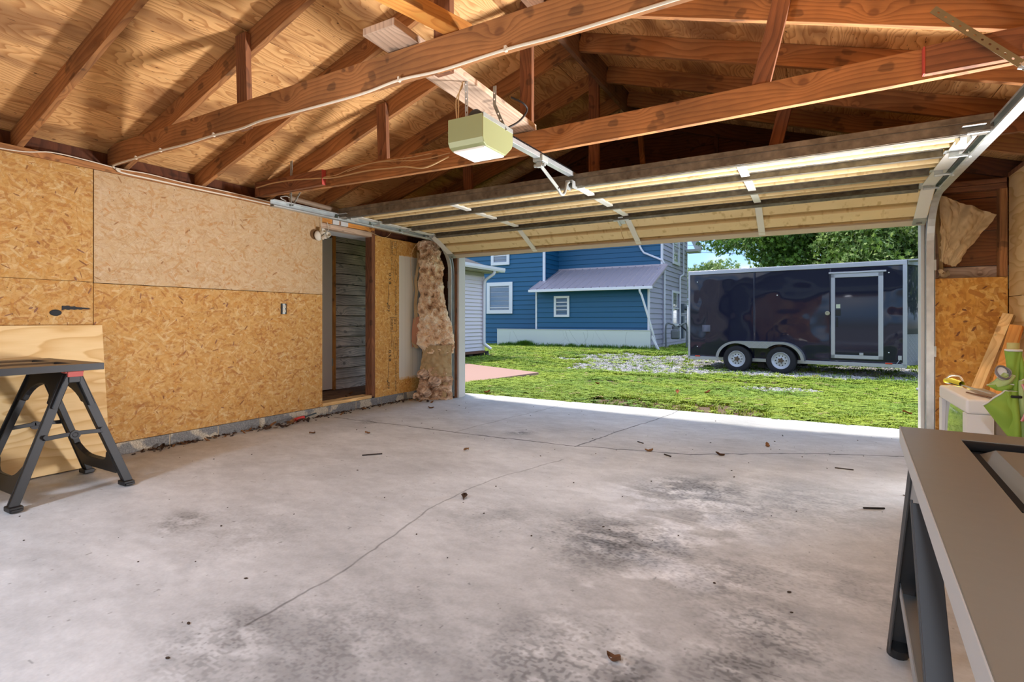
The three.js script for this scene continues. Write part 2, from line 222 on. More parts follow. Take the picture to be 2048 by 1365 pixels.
T.doorPaint = dataTex(1024, 256, (u, v, c) => { const n = fbm(u * 10, v * 3, 680, 4, 10, 3), s = smooth(0.6, 0.85, fbm(u * 60, v * 6, 683, 3, 60, 6)); c[0] = 226 + 16 * n; c[1] = 202 + 16 * n; c[2] = 150 + 16 * n; mix3([...c], [170, 132, 70], s * 0.4, c); });
T.tread = dataTex(256, 256, (u, v, c) => { const a = Math.abs(((u * 12 + v * 12) % 2) - 1), b = Math.abs(((u * 12 - v * 12 + 24) % 2) - 1), k = Math.max(a > 0.75 ? 1 : 0, b > 0.75 ? 1 : 0); c[0] = c[1] = c[2] = 110 + 110 * k; }, false);

// ------------------------------------------------------------------ materials
function mat(color, roughness = 0.8, metalness = 0, extra = {}) { return new THREE.MeshStandardMaterial({ color, roughness, metalness, ...extra }); }
function phys(color, roughness, metalness, extra) { return new THREE.MeshPhysicalMaterial({ color, roughness, metalness, ...extra }); }
const M = {
  ply1: mat(0xffffff, 0.85, 0, { map: T.ply1 }), ply2: mat(0xffffff, 0.85, 0, { map: T.ply2 }), plyPale: mat(0xffffff, 0.75, 0, { map: T.plyPale }),
  rafter: mat(0xffffff, 0.85, 0, { map: T.rafter }), rafterDark: mat(0xd8c4b8, 0.85, 0, { map: T.rafter }), redwood: mat(0xffffff, 0.85, 0, { map: T.redwood }), redwoodDark: mat(0xb8a8a0, 0.9, 0, { map: T.redwood }), pine: mat(0xffffff, 0.7, 0, { map: T.pine }), pineWarm: mat(0xf0c890, 0.7, 0, { map: T.pine }), greyed: mat(0xffffff, 0.85, 0, { map: T.greyed }), greyedDark: mat(0xa08c7c, 0.85, 0, { map: T.greyed }),
  weather: mat(0xffffff, 0.9, 0, { map: T.weather }), osb: mat(0xe6e9f4, 0.78, 0, { map: T.osb }), osbPale: mat(0xe4e7f0, 0.8, 0, { map: T.osbPale }), osbBig: mat(0xffffff, 0.7, 0, { map: T.osbBig }), osbPrint: mat(0xffffff, 0.78, 0, { map: T.osbPrint }),
  block: mat(0xffffff, 0.95, 0, { map: T.block, bumpMap: T.grain, bumpScale: 0.002 }), mortar: mat(0xb8ab92, 0.95), slab: mat(0xffffff, 1, 0, { map: T.slab, roughnessMap: T.slabRough, bumpMap: T.grain, bumpScale: 0.0006 }),
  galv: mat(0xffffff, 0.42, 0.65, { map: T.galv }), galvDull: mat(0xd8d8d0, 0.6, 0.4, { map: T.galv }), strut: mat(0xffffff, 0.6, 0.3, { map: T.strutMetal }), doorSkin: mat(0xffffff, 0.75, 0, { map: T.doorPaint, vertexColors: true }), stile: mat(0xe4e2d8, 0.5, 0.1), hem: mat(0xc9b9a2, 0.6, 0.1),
  blackPlastic: mat(0x111213, 0.5), darkMetal: mat(0x54585a, 0.45, 0.5), darkHole: mat(0x0c0a08, 0.95), white: mat(0xe8e6e0, 0.6), whiteTrim: mat(0xd9d9d4, 0.55), offWhite: mat(0xd8d0bc, 0.6), cable: mat(0xded2bc, 0.6), wireTan: mat(0xc9a878, 0.6), blackWire: mat(0x241c18, 0.6),
  slabDark: mat(0x787368, 0.30, 0.0, { bumpMap: T.grain, bumpScale: 0.0004 }), slabEdge: mat(0xb4b4b2, 0.5), slabBlack: mat(0x2a2826, 0.5), openerGreen: mat(0x9aa070, 0.5, 0.1), lens: phys(0xf4f2e8, 0.5, 0, { transmission: 0.25, thickness: 0 }),
};
const wood = { su: 1.4, sv: 0.35 };
// ------------------------------------------------------------------ the shell of the garage
const ROOM_W = 5.96, REAR = 8.6, EAVE = 2.19, SLOPE = 0.32, RIDGE_X = 2.98;
const under = (x) => EAVE + SLOPE * (x < RIDGE_X ? x : 2 * RIDGE_X - x);   // underside of the rafters
{
  const g = new THREE.BoxGeometry(6.4, 0.2, FZ1 - FZ0 - 0.05, 1, 1, 1).translate(3.0, -0.1, (FZ0 + FZ1) / 2 + 0.02), p = g.attributes.position, uv = g.attributes.uv;
  for (let i = 0; i < p.count; i++) uv.setXY(i, (p.getX(i) - FX0) / (FX1 - FX0), (p.getZ(i) - FZ0) / (FZ1 - FZ0));
  const f = mesh('floor', g, M.slab); f.userData.kind = 'structure'; f.userData.label = 'worn grey concrete garage slab with cracks and oil stains';
}
function osbPanel(parent, x0, x1, y0, y1, z0, z1, m, grain = 'z', tw = 2.44, th = 1.22) { return mesh('osb_panel', span(x0, x1, y0, y1, z0, z1, 0.002, grain, tw, th), m, parent); }
{ // left wall: concrete block course, strand board panels, plate, doorway to the alcove
  const w = structure('wall_left', 'long strand board wall on a low concrete block course');
  const DZ0 = 1.05, DZ1 = 1.775;
  osbPanel(w, -0.012, 0, 0.097, 1.302, 1.777, 3.859, M.osb); osbPanel(w, -0.012, 0.001, 1.306, 2.138, 1.777, 3.858, M.osbPale);
  osbPanel(w, -0.012, 0.0, 0.097, 1.309, 3.863, 6.30, M.osb); osbPanel(w, -0.012, 0.002, 1.311, 2.138, 3.864, 6.30, M.osb);
  osbPanel(w, -0.012, 0, 0.097, 1.302, 6.303, REAR, M.osb); osbPanel(w, -0.012, 0, 1.306, 2.138, 6.303, REAR, M.osb);
  { const g = span(-0.012, 0, 0.075, 2.05, 0.0, 0.99, 0.002, 'z'), p = g.attributes.position, uv = g.attributes.uv; for (let i = 0; i < p.count; i++) uv.setXY(i, (0.99 - p.getZ(i)) / 0.99, (p.getY(i) - 0.05) / 2.0); mesh('osb_panel', g, M.osbPrint, w).userData.label = 'strand board panel with mill print and a white painted patch'; }
  { // black tar smear on the panel at the far left
    const t = mat(0x17191c, 0.7), r = rngOf(5), s = [];
    s.push(grid(16, 2, (u, v) => V(0.003, 1.118 - 0.004 * u + (v - 0.5) * 0.026 * (1.3 - u) * (0.7 + 0.6 * noise2(u * 9, v, 9)), 4.05 - 0.165 * u), 0.002));
    mesh('tar_streak', merge(s), t, w);
    mesh('tar_blob', at(new THREE.SphereGeometry(0.03, 16, 10).scale(0.15, 0.75, 1.15), 0.003, 1.082, 4.085), t, w);
  }
  for (let k = -13; k <= 8; k++) { const z1 = 3.3302 - 0.4064 * k - 0.0045, z0 = Math.max(z1 - 0.3974, -0.12); if (z0 < z1) mesh('concrete_block', span(-0.14, 0.004, -0.1, 0.094, z0, z1, 0.003, 'z', 0.8, 0.8), M.block, w); }
  mesh('mortar_bed', span(-0.135, 0.0, -0.1, 0.09, -0.12, REAR, 0), M.mortar, w);
  mesh('top_plate', span(-0.1, 0.014, 2.139, 2.186, -0.1, REAR, 0.003, 'z', 1.4, 0.35), M.rafter, w);
  mesh('exterior_sheathing', merge([span(-0.13, -0.1, 0.09, 2.3, DZ1, REAR, 0), span(-0.13, -0.1, 0.09, 2.3, -0.12, DZ0 - 0.06, 0), span(-0.13, -0.1, 2.12, 2.3, DZ0 - 0.06, DZ1, 0)]), M.redwoodDark, w);
  mesh('stud', span(-0.1, 0.004, 0.11, 2.1, 0.992, 1.05, 0.003, 'y', 1.4, 0.35), M.redwood, w);
  mesh('stud', span(-0.1, -0.014, 0.1, 2.1, 1.78, 1.818, 0.003, 'y', 1.4, 0.35), M.redwood, w);
  mesh('header_board', span(-0.1, -0.004, 2.086, 2.139, 0.992, 1.775, 0.003, 'z', 1.4, 0.35), M.pineWarm, w);
  mesh('header_trim', span(-0.085, 0.008, 2.022, 2.078, 1.05, 1.80, 0.004, 'z', 1.4, 0.35), M.greyed, w);
  mesh('spacer_block', span(-0.03, 0.016, 2.083, 2.14, 1.555, 1.645, 0.004), M.whiteTrim, w); mesh('spacer_block', span(-0.03, 0.02, 2.083, 2.14, 1.43, 1.535, 0.004), M.whiteTrim, w);
  mesh('door_sill', span(-0.15, 0.006, 0.096, 0.132, 1.05, 1.775, 0.004, 'z', 1.4, 0.35), M.pine, w);
}
{ // the alcove behind the doorway: weathered clapboard, floor planks, the edge of a white door
  const w = structure('wall_alcove', 'weathered grey clapboard wall seen through the open doorway'), r = rngOf(21);
  for (let i = 0; i < 15; i++) { const y = 0.10 + i * 0.142, g = grid(1, 1, (u, v) => V(-1.0 + 0.030 * (1 - v), y + v * 0.134, lerp(0.735, -0.6, u)), 0.012), p = g.attributes.position, uv = g.attributes.uv; const o = r() * 5; for (let j = 0; j < p.count; j++) uv.setXY(j, p.getZ(j) / 1.4 + o, p.getY(j) / 0.35 + o * 0.7); mesh('clapboard', g, M.weather, w); }
  mesh('backing', span(-1.06, -1.02, 0.0, 2.4, -0.7, 2.5, 0), M.darkHole, w);
  mesh('end_board', merge([span(-1.06, -0.13, 0.0, 2.4, -0.72, -0.66, 0), span(-1.06, -0.13, 0.0, 2.4, 2.42, 2.48, 0), span(-1.06, -0.13, 2.34, 2.4, -0.7, 2.48, 0)]), M.weather, w);
  mesh('corner_post', span(-1.0, -0.955, 0.1, 2.32, 0.735, 0.785, 0.003, 'y', 1.4, 0.35), M.pineWarm, w);
  const f = structure('floor_alcove', 'dusty plank floor inside the doorway');
  for (let i = 0; i < 8; i++) mesh('plank', span(-1.02 + i * 0.114, -0.91 + i * 0.114, 0.06, 0.098, -0.65, 2.42, 0.003, 'z', 1.4, 0.35), M.greyedDark, f);
  const d = structure('door_1', 'plain white door leaf seen edge on in the doorway');
  mesh('door_leaf', span(-0.99, -0.95, 0.115, 2.12, 0.80, 1.62, 0.003), mat(0xf4f0ea, 0.6), d);
  mesh('hinge', span(-0.955, -0.945, 0.42, 0.52, 0.79, 0.806, 0.002), M.galvDull, d);
}
{ // front wall round the overhead door
  const w = structure('wall_front', 'wall with the wide overhead door opening'), GZ = -0.09;
  osbPanel(w, 5.47, 5.955, 0.0, 1.383, -0.012, 0.0, M.osbBig, 'y', 0.9, 0.9);
  const pl = [[1.30, 1.48], [1.485, 1.776], [1.781, 2.05], [2.055, 2.32]];
  pl.forEach(([a, b], i) => mesh('plank', span(5.40, 6.0, a, b, GZ - 0.025, GZ, 0.004, 'x', 1.4, 0.35), i ? M.rafterDark : M.greyed, w));
  for (let i = 0; i < 8; i++) mesh('plank', span(-0.12, 0.5, i * 0.277, i * 0.277 + 0.273, GZ - 0.025, GZ, 0.004, 'x', 1.4, 0.35), M.redwoodDark, w);
  for (let i = 0; i < 5; i++) mesh('plank', span(5.40, 6.08, i * 0.277, Math.min(1.29, i * 0.277 + 0.273), GZ - 0.025, GZ, 0.004, 'x', 1.4, 0.35), M.redwoodDark, w);
  mesh('top_plate', span(5.46, 5.95, 2.15, 2.19, -0.09, -0.0, 0.003, 'x', 1.4, 0.35), M.redwood, w); mesh('top_plate', span(5.46, 5.95, 2.105, 2.147, -0.09, -0.004, 0.003, 'x', 1.4, 0.35), M.redwood, w);
  mesh('stud', span(5.905, 5.955, 1.384, 2.104, -0.088, -0.002, 0.003, 'y', 1.4, 0.35), M.rafter, w); mesh('stud', span(5.475, 5.515, 1.384, 2.104, -0.088, -0.002, 0.003, 'y', 1.4, 0.35), M.rafter, w);
  mesh('nailing_strip', span(5.472, 5.512, 1.384, 1.76, -0.002, 0.02, 0.004, 'y', 1.4, 0.35), M.greyedDark, w);
  mesh('header', span(0.44, 5.47, 1.98, 2.19, -0.09, -0.012, 0.004, 'x', 1.4, 0.35), M.redwoodDark, w);
  mesh('jamb_stud', span(0.44, 0.478, 0.0, 1.98, -0.1, 0.0, 0.003, 'y', 1.4, 0.35), M.redwood, w); mesh('jamb_stud', span(5.425, 5.468, 0.0, 1.98, -0.1, 0.0, 0.003, 'y', 1.4, 0.35), M.greyedDark, w);
  mesh('jamb_trim', span(0.48, 0.51, 0.0, 1.95, -0.17, -0.03, 0.003), M.whiteTrim, w); mesh('jamb_trim', span(5.395, 5.423, 0.0, 1.95, -0.17, -0.03, 0.003), M.whiteTrim, w);
  mesh('jamb_trim', span(0.48, 5.42, 1.95, 1.98, -0.17, -0.03, 0.003), M.whiteTrim, w);
  mesh('exterior_sheathing', merge([span(-0.12, 0.47, 0, 2.3, -0.14, -0.116, 0), span(5.43, 6.08, 0, 2.3, -0.14, -0.116, 0), plate([[-0.3, 2.06], [6.26, 2.06], [6.26, 2.2], [RIDGE_X, 3.25], [-0.3, 2.2]], 0.024).translate(0, 0, -0.13)]), mat(0x8f9296, 0.8), w);
  mesh('outside_casing', merge([span(0.36, 0.50, 0.0, 2.1, -0.165, -0.142, 0.002), span(5.40, 5.54, 0.0, 2.1, -0.165, -0.142, 0.002), span(0.36, 5.54, 1.98, 2.12, -0.165, -0.142, 0.002)]), M.whiteTrim, w);
  { // old peeling caulk and paint on the right jamb
    const r = rngOf(31), s = []; for (let i = 0; i < 46; i++) { const y = 0.05 + 1.7 * r(); s.push(at(new THREE.IcosahedronGeometry(0.008 + 0.008 * r(), 0).scale(0.8, 1 + 2 * r(), 0.6), 5.428 + 0.01 * r(), y, 0.002)); }
    mesh('peeling_caulk', merge(s), M.greyed, w).userData.kind = 'stuff';
  }
  for (let i = 0; i < 7; i++) { const y0 = 2.195 + i * 0.165, y1 = y0 + 0.161, e = (y) => Math.max(0, (y - EAVE - 0.14) / SLOPE); const a = e(y0) - 0.1, b = e(y1) - 0.1; const g = plate([[a, y0], [2 * RIDGE_X - a, y0], [2 * RIDGE_X - b, y1], [b, y1]], 0.022).translate(0, 0, GZ - 0.012); boxUV(g, 'x', 1.4, 0.35); mesh('gable_board', g, M.redwoodDark, w); }
  mesh('gable_strut', beam(V(3.09, 2.3, 0.3), V(3.03, 2.98, 0.3), 0.05, 0.04, 0.003), M.rafter, w);
  for (const x of [0.9, 1.6, 2.3, 3.7, 4.4, 5.1]) mesh('gable_stud', span(x, x + 0.04, 2.192, under(x < 3 ? x : x + 0.04) + 0.12, -0.075, -0.04, 0.003, 'y', 1.4, 0.35), M.redwoodDark, w);
}
{ // right and rear walls
  const w = structure('wall_right', 'pale plywood wall along the right side');
  for (const [z0, z1] of [[0.002, 2.438], [2.442, 4.878], [4.882, 7.318], [7.322, REAR]]) { mesh('plywood_panel', span(5.96, 5.972, 0.02, 1.218, z0, z1, 0.002, 'z', 2.44, 1.22), M.plyPale, w); mesh('plywood_panel', span(5.96, 5.972, 1.222, 2.19, z0, z1, 0.002, 'z', 2.44, 1.22), M.plyPale, w); }
  mesh('exterior_sheathing', span(6.06, 6.09, -0.05, 2.3, -0.12, REAR, 0), M.weather, w); mesh('top_plate', span(5.962, 6.06, 2.19, 2.23, -0.1, REAR, 0.003), M.redwood, w);
  const q = structure('wall_rear', 'rear wall with an added wide opening that lets in daylight');
  mesh('wall_board', merge([span(-0.12, 0.7, 0, 2.2, REAR, REAR + 0.1, 0), span(5.3, 6.09, 0, 2.2, REAR, REAR + 0.1, 0), span(-0.12, 6.09, 2.1, 2.3, REAR, REAR + 0.1, 0)]), M.ply1, q);  // opening added in the unseen rear wall for its daylight
  const g = plate([[-0.3, 2.25], [6.26, 2.25], [RIDGE_X, 3.32]], 0.06).translate(0, 0, REAR + 0.05); boxUV(g, 'x', 2.44, 1.22); mesh('gable_panel', g, M.ply2, q);
}
// ------------------------------------------------------------------ the roof: sheathing panels, ridge board, common rafters, trusses
const RZ = (k) => 3.684 - 0.6096 * k;                                   // front face of rafter pair k
function rafterGeo(side, z, k) {
  const rise = 0.147 / 2, a = V(side ? ROOM_W + 0.28 : -0.28, 0, z), b = V(side ? RIDGE_X + 0.02 : RIDGE_X - 0.02, 0, z);
  a.y = EAVE - SLOPE * 0.28 + rise; b.y = EAVE + SLOPE * (RIDGE_X - 0.02) + rise; return beam(a, b, 0.14, 0.038, 0.003);
}
{
  const c = structure('ceiling', 'open gable roof of plywood sheathing on brown rafters'), r = rngOf(41);
  const ang = Math.atan(SLOPE), len = (RIDGE_X + 0.36) / Math.cos(ang), cuts = [0, 0.77, 1.99, 3.21, len];
  const zc = [-0.45, 1.846, 4.284, 6.722, REAR + 0.3], zd = [-0.45, 0.627, 3.065, 5.503, 7.941, REAR + 0.3];
  for (const side of [0, 1]) for (let i = 0; i + 1 < cuts.length; i++) {
    const zs = (i + side) % 2 ? zc : zd;
    for (let j = 0; j + 1 < zs.length; j++) {
      const s0 = cuts[i] + 0.002, s1 = cuts[i + 1] - 0.002, z0 = zs[j] + 0.002, z1 = zs[j + 1] - 0.002, g = bx(s1 - s0, 0.013, z1 - z0, 0.002, 'z', 2.44, 1.22, r() * 3, r() * 3);
      const s = (s0 + s1) / 2, x = -0.36 + s * Math.cos(ang), y = EAVE - SLOPE * 0.36 + 0.147 + 0.008 + s * Math.sin(ang);
      at(g, 0, 0, 0, 0, 0, side ? -ang : ang); g.translate(side ? 2 * RIDGE_X - x : x, y, (z0 + z1) / 2); mesh('plywood_panel', g, (i + j) % 2 ? M.ply2 : M.ply1, c);
    }
  }
  const shingle = mat(0x4a4642, 0.95); for (const side of [0, 1]) { const x = -0.40 + (RIDGE_X + 0.42) / 2, g = bx(len + 0.04, 0.02, REAR + 0.9, 0); at(g, 0, 0, 0, 0, 0, side ? -ang : ang); g.translate(side ? 2 * RIDGE_X - x : x, EAVE + SLOPE * x + 0.147 + 0.03, 4.1); mesh('roof_covering', g, shingle, c); }
  mesh('ridge_board', span(RIDGE_X - 0.019, RIDGE_X + 0.019, 3.083, 3.29, -0.08, REAR, 0.003, 'z', 1.4, 0.35), M.greyedDark, c);
  for (const side of [0, 1]) for (const k of [-8, -7, -6, -5, -4, -2, -1, 1, 3, 5, 6]) { if (k > 5 || RZ(k) > REAR - 0.03) continue; mesh('rafter', rafterGeo(side, RZ(k) - 0.019), side ? M.rafter : M.rafter, c); }
  for (const side of [0, 1]) mesh('rafter', rafterGeo(side, -0.045), M.redwoodDark, c);
  for (const side of [0, 1]) { const x0 = side ? ROOM_W + 0.34 : -0.38; mesh('fascia', span(x0, x0 + 0.03, 2.04, 2.27, -0.45, REAR + 0.3, 0.002), M.whiteTrim, c); const a = side ? ROOM_W + 0.1 : -0.36; mesh('soffit', span(a, a + 0.25, 2.03, 2.045, -0.45, REAR + 0.3, 0), M.whiteTrim, c); }
  mesh('barge_board', merge([beam(V(-0.36, 2.16, -0.455), V(RIDGE_X, 3.24, -0.455), 0.16, 0.02), beam(V(2 * RIDGE_X + 0.36, 2.16, -0.455), V(RIDGE_X, 3.24, -0.455), 0.16, 0.02)]), M.whiteTrim, c);
}
function chordGeo(x0, x1, y, h, z, sag) { const g = bx(x1 - x0, h, 0.038, 0, 'x', 1.4, 0.35); const b = new THREE.BoxGeometry(x1 - x0, h, 0.038, 24, 1, 1).toNonIndexed(); b.translate((x0 + x1) / 2, y + h / 2, z); boxUV(b, 'x', 1.4, 0.35); const p = b.attributes.position; for (let i = 0; i < p.count; i++) p.setY(i, p.getY(i) - sag * Math.sin(Math.PI * clamp(p.getX(i) / ROOM_W))); b.computeVertexNormals(); return b; }
function truss(k, label, opt) {
  const t = thing('roof_truss', label, 'truss'), z = RZ(k), ch = opt.wood ?? M.rafter;
  mesh('rafter', rafterGeo(0, z - 0.034), M.rafter, t); mesh('rafter', rafterGeo(1, z - 0.034), M.rafter, t);
  mesh('bottom_chord', chordGeo(-0.06, ROOM_W + 0.06, 2.203, 0.15, z + 0.044, opt.sag ?? 0.01), ch, t);
  if (opt.king) mesh('king_post', span(opt.king - 0.047, opt.king + 0.047, 2.2, 3.26, z - 0.014, z + 0.024, 0.003, 'y', 1.4, 0.35), M.redwood, t);
  if (opt.webs !== false) { mesh('web', beam(V(1.545, 2.21, z + 0.005), V(1.52, 2.80, z + 0.005), 0.1, 0.038, 0.003), M.redwood, t); mesh('web', beam(V(4.31, 2.21, z + 0.005), V(4.46, 2.85, z + 0.005), 0.092, 0.04, 0.003), M.redwood, t); }
  if (opt.scabs) { // pieces lapped onto the chord's ends, their cut ends painted red
    const red = mat(0xb4473c, 0.7);
    for (const [x0, x1, xe] of [[0.0, 0.92, 0.92], [5.05, 6.0, 5.05]]) { mesh('lapped_board', span(x0, x1, 2.196, 2.33, z + 0.064, z + 0.102, 0.003, 'x', 1.4, 0.35), M.redwood, t); mesh('painted_end', span(xe - 0.004, xe + 0.004, 2.198, 2.326, z + 0.065, z + 0.105, 0.001), red, t); }
  }
  return t;
}
truss(0, 'truss with a thick stained bottom chord carrying a white cable, nearest in view', { king: 3.07, sag: 0.006 });
truss(2, 'roof truss with red painted lap joints on its sagging chord, behind the green opener', { king: 2.865, sag: 0.04, scabs: true });
truss(4, 'dark roof truss showing only posts and webs above the raised door', { king: 2.893, sag: 0.02, wood: M.redwood });
truss(-3, 'roof truss above the camera carrying the near end of the loose yellow stud', { king: 2.98, sag: 0.01 });
{
  const p = mesh('ceiling_plank', beam(V(2.853, 2.385, 3.90), V(2.853, 2.345, 2.492), 0.038, 0.196, 0.004), M.greyed); tag(p, 'wide pale plank lying across the truss chords above the green opener', 'plank');
  const b = mesh('loose_stud', beam(V(3.165, 2.391, 3.64), V(2.70, 2.391, 5.56), 0.062, 0.085, 0.004), M.pineWarm); tag(b, 'yellowish loose stud lying on top of the nearest stained truss chord', 'stud');
}
// ------------------------------------------------------------------ added fill lights behind the camera, shaped as tube fixtures, to brighten the room
for (const [x, z, where] of [[1.5, 6.9, 'behind the camera on the left wall side'], [4.4, 7.3, 'behind the camera on the right wall side']]) {
  const t = thing('added_tube_light', 'added white twin tube fill light hanging ' + where, 'added fill light', [x, 2.42, z]);
  mesh('housing', merge([bx(0.20, 0.05, 1.24, 0.006)]), M.white, t);
  for (const s of [-0.045, 0.045]) { const tb = mesh('tube', rod(V(s, -0.037, -0.58), V(s, -0.037, 0.58), 0.012, 10), new THREE.MeshStandardMaterial({ color: 0xffffff, emissive: 0xfff4e4, emissiveIntensity: 3 }), t); tb.castShadow = false; }
  for (const s of [-0.5, 0.5]) mesh('chain', rod(V(0, 0.02, s), V(0, 0.24, s), 0.003, 6), M.galv, t);
  const L = new THREE.RectAreaLight(0xe6efff, REAR_FILL_LEVEL, 0.18, 1.18); L.position.set(x, 2.355, z); L.lookAt(x, 0, z); scene.add(L);
}
// added hidden fill lights, turned up at the roof to brighten the room
for (const [label, at0, aimAt, level, angle] of [['added unseen fill light on the floor behind the television, turned up at the roof', [5.66, 0, 1.45], [2.5, 3.1, 4.4], UPFILL_LEVEL, 0.98], ['added unseen fill light on the floor beyond the folding sawhorse, turned up at the roof', [0.75, 0, 5.75], [4.9, 3.2, 3.7], FILL_LEVEL, 0.56]]) {
  const o = V(...at0), t = thing('added_up_light', label, 'work light', at0), p = V(0, 0.30, 0), w0 = o.clone().add(p), aim = V(...aimAt).sub(w0).normalize();
  const q = new THREE.Quaternion().setFromUnitVectors(V(0, 0, 1), aim), put = (g) => g.applyQuaternion(q).translate(p.x, p.y, p.z);
  mesh('stand', merge([tube([[-0.14, 0.012, -0.1], [0.14, 0.012, -0.1], [0.14, 0.012, 0.1], [-0.14, 0.012, 0.1]], 0.012, 40, 8, true), rod(V(0.0, 0.01, -0.1), V(0, 0.26, -0.02), 0.012, 8)]), M.blackPlastic, t);
  mesh('housing', put(at(bx(0.24, 0.18, 0.06, 0.012), 0, 0, -0.035)), M.blackPlastic, t);
  const ln = mesh('lens', put(at(bx(0.2, 0.14, 0.006, 0.002), 0, 0, 0)), new THREE.MeshStandardMaterial({ color: 0xffffff, emissive: 0xfff6ec, emissiveIntensity: 3 }), t); ln.castShadow = false;
  const L = new THREE.SpotLight(0xf6f4fa, level, 0, angle, 1.0, 2), w = w0.clone().addScaledVector(aim, 0.02); L.position.copy(w); L.target.position.copy(w).addScaledVector(aim, 2); L.castShadow = true; L.shadow.radius = 16; scene.add(L, L.target);
}
// ------------------------------------------------------------------ the raised sectional door
const DL = 0.47, DR = 5.41;                                            // its side edges
const PATH = [[1.955, 2.118], [1.49, 2.112], [1.02, 2.108], [0.56, 2.10], [0.085, 1.865]].map(([z, y]) => V(0, y, z));
{
  const d = thing('sectional_door', 'cream ribbed steel overhead door rolled up into the opening', 'garage door');
  for (let i = 0; i < 4; i++) {
    const a = PATH[i], b = PATH[i + 1], L = a.distanceTo(b) - 0.006, dir = b.clone().sub(a).normalize(), dn = V(0, -dir.z, dir.y).multiplyScalar(-1); // dn: the inner face's normal
    if (dn.y > 0) dn.negate();
    const bot = i === 3;
    const rib = bot ? [[0, 0], [0.05, 0], [0.066, 0.022], [0.19, 0.022], [0.206, 0], [0.235, 0], [0.251, 0.022], [0.37, 0.022], [0.386, 0], [0.41, 0], [0.425, 0.018], [0.46, 0.018]] : [[0, 0], [0.075, 0], [0.095, 0.024], [0.12, 0.024], [0.14, 0], [0.23, 0], [0.25, 0.024], [0.29, 0.024], [0.31, 0], [0.375, 0], [0.392, 0.02], [0.412, 0.02], [0.43, 0]];
    const prof = rib.map(([s, n]) => [s / 0.475 * L, n]); prof.push([L, rib[rib.length - 1][1]], [L, -0.02], [0, -0.02]);
    const o = a.clone().addScaledVector(dir, 0.003);
    const fr = [DL, DR].map((x) => ({ p: V(x, o.y, o.z), n: dir, b: dn }));
    const g0 = sweep(prof, fr); 
    const caps = [DL, DR].map((x) => { const pts = prof; const sh = new THREE.ShapeGeometry(new THREE.Shape(pts.map((p) => new THREE.Vector2(...p)))); const m = new THREE.Matrix4().makeBasis(dir, dn, V(1, 0, 0)); m.setPosition(x, o.y, o.z); return sh.applyMatrix4(m); });
    const g = merge([g0, ...caps]); { const p = g.attributes.position, uv = g.attributes.uv; for (let k = 0; k < p.count; k++) uv.setXY(k, p.getX(k) / 2.2, (p.getZ(k) + p.getY(k)) / 0.6); } g.computeVertexNormals();
    { const p = g.attributes.position, c = new Float32Array(p.count * 3); for (let k = 0; k < p.count; k++) { const n = (p.getY(k) - o.y) * dn.y + (p.getZ(k) - o.z) * dn.z, t = n < 0.004 ? 0.62 : 1; c[3 * k] = lerp(0.52, 1, (t - 0.62) / 0.38); c[3 * k + 1] = lerp(0.44, 1, (t - 0.62) / 0.38); c[3 * k + 2] = lerp(0.28, 1, (t - 0.62) / 0.38); } g.setAttribute('color', new THREE.BufferAttribute(c, 3)); }  // rib recesses tinted darker: their shading put into the vertex colour
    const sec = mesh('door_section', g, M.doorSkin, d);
    const place = (x, s, n, gg) => { const m = new THREE.Matrix4().makeBasis(V(1, 0, 0), dn, dir); const q = o.clone().addScaledVector(dir, s).addScaledVector(dn, n); m.setPosition(x, q.y, q.z); return gg.applyMatrix4(m); };
    // stiles down the section, each a folded strip
    for (const x of [1.72, 2.965, 4.16]) mesh('stile', place(x, L * 0.5 + 0.012, 0.031, merge([bx(0.058, 0.006, L - 0.05, 0.002), at(bx(0.004, 0.016, L - 0.05, 0), -0.024, -0.006, 0), at(bx(0.004, 0.016, L - 0.05, 0), 0.024, -0.006, 0)])), M.stile, sec);
    for (const x of [DL + 0.05, DR - 0.05]) mesh('end_stile', place(x, L * 0.5, 0.029, merge([bx(0.085, 0.006, L - 0.01, 0.002), at(bx(0.005, 0.02, L - 0.01, 0), x < 2 ? -0.042 : 0.042, -0.008, 0)])), M.stile, sec);
    // reinforcing strut along the section's upper edge
    const h = i === 0 ? 0.062 : 0.045;
    mesh('strut', merge([place((DL + DR) / 2, i ? 0.012 : -0.006, i ? h / 2 + 0.004 : h / 2 - 0.012, bx(DR - DL + (i ? -0.22 : 0.05), i ? h : h + 0.034, 0.004, 0, 'x', 1.2, 0.3)), place((DL + DR) / 2, 0.03, h + 0.004, bx(DR - DL + (i ? -0.22 : 0.05), 0.004, 0.04, 0, 'x', 1.2, 0.3)), place((DL + DR) / 2, 0.0, 0.006, bx(DR - DL + (i ? -0.22 : 0.05), 0.004, 0.024, 0, 'x', 1.2, 0.3)), place((DL + DR) / 2, 0.052, h - 0.004, bx(DR - DL + (i ? -0.22 : 0.05), 0.012, 0.004, 0, 'x', 1.2, 0.3))]), M.strut, sec);
    // hinges and rollers
    for (const [x, sg] of [[DL + 0.03, -1], [DR - 0.03, 1]]) {
      const hi = mesh('hinge', merge([place(x - sg * 0.03, 0.0, 0.03, bx(0.10, 0.004, 0.075, 0.001)), place(x - sg * 0.03, 0.0, 0.05, bx(0.05, 0.045, 0.006, 0.001)), place(x - sg * 0.005, 0.0, 0.062, rod(V(-0.05, 0, 0), V(0.05, 0, 0), 0.009, 10))]), M.galv, sec);
      mesh('roller', place(x + sg * 0.035, 0, 0.062, merge([rod(V(-0.05, 0, 0), V(0.05, 0, 0), 0.005, 8), rod(V(sg * 0.012 - 0.006, 0, 0), V(sg * 0.012 + 0.006, 0, 0), 0.021, 16)])), M.galv, hi);
    }
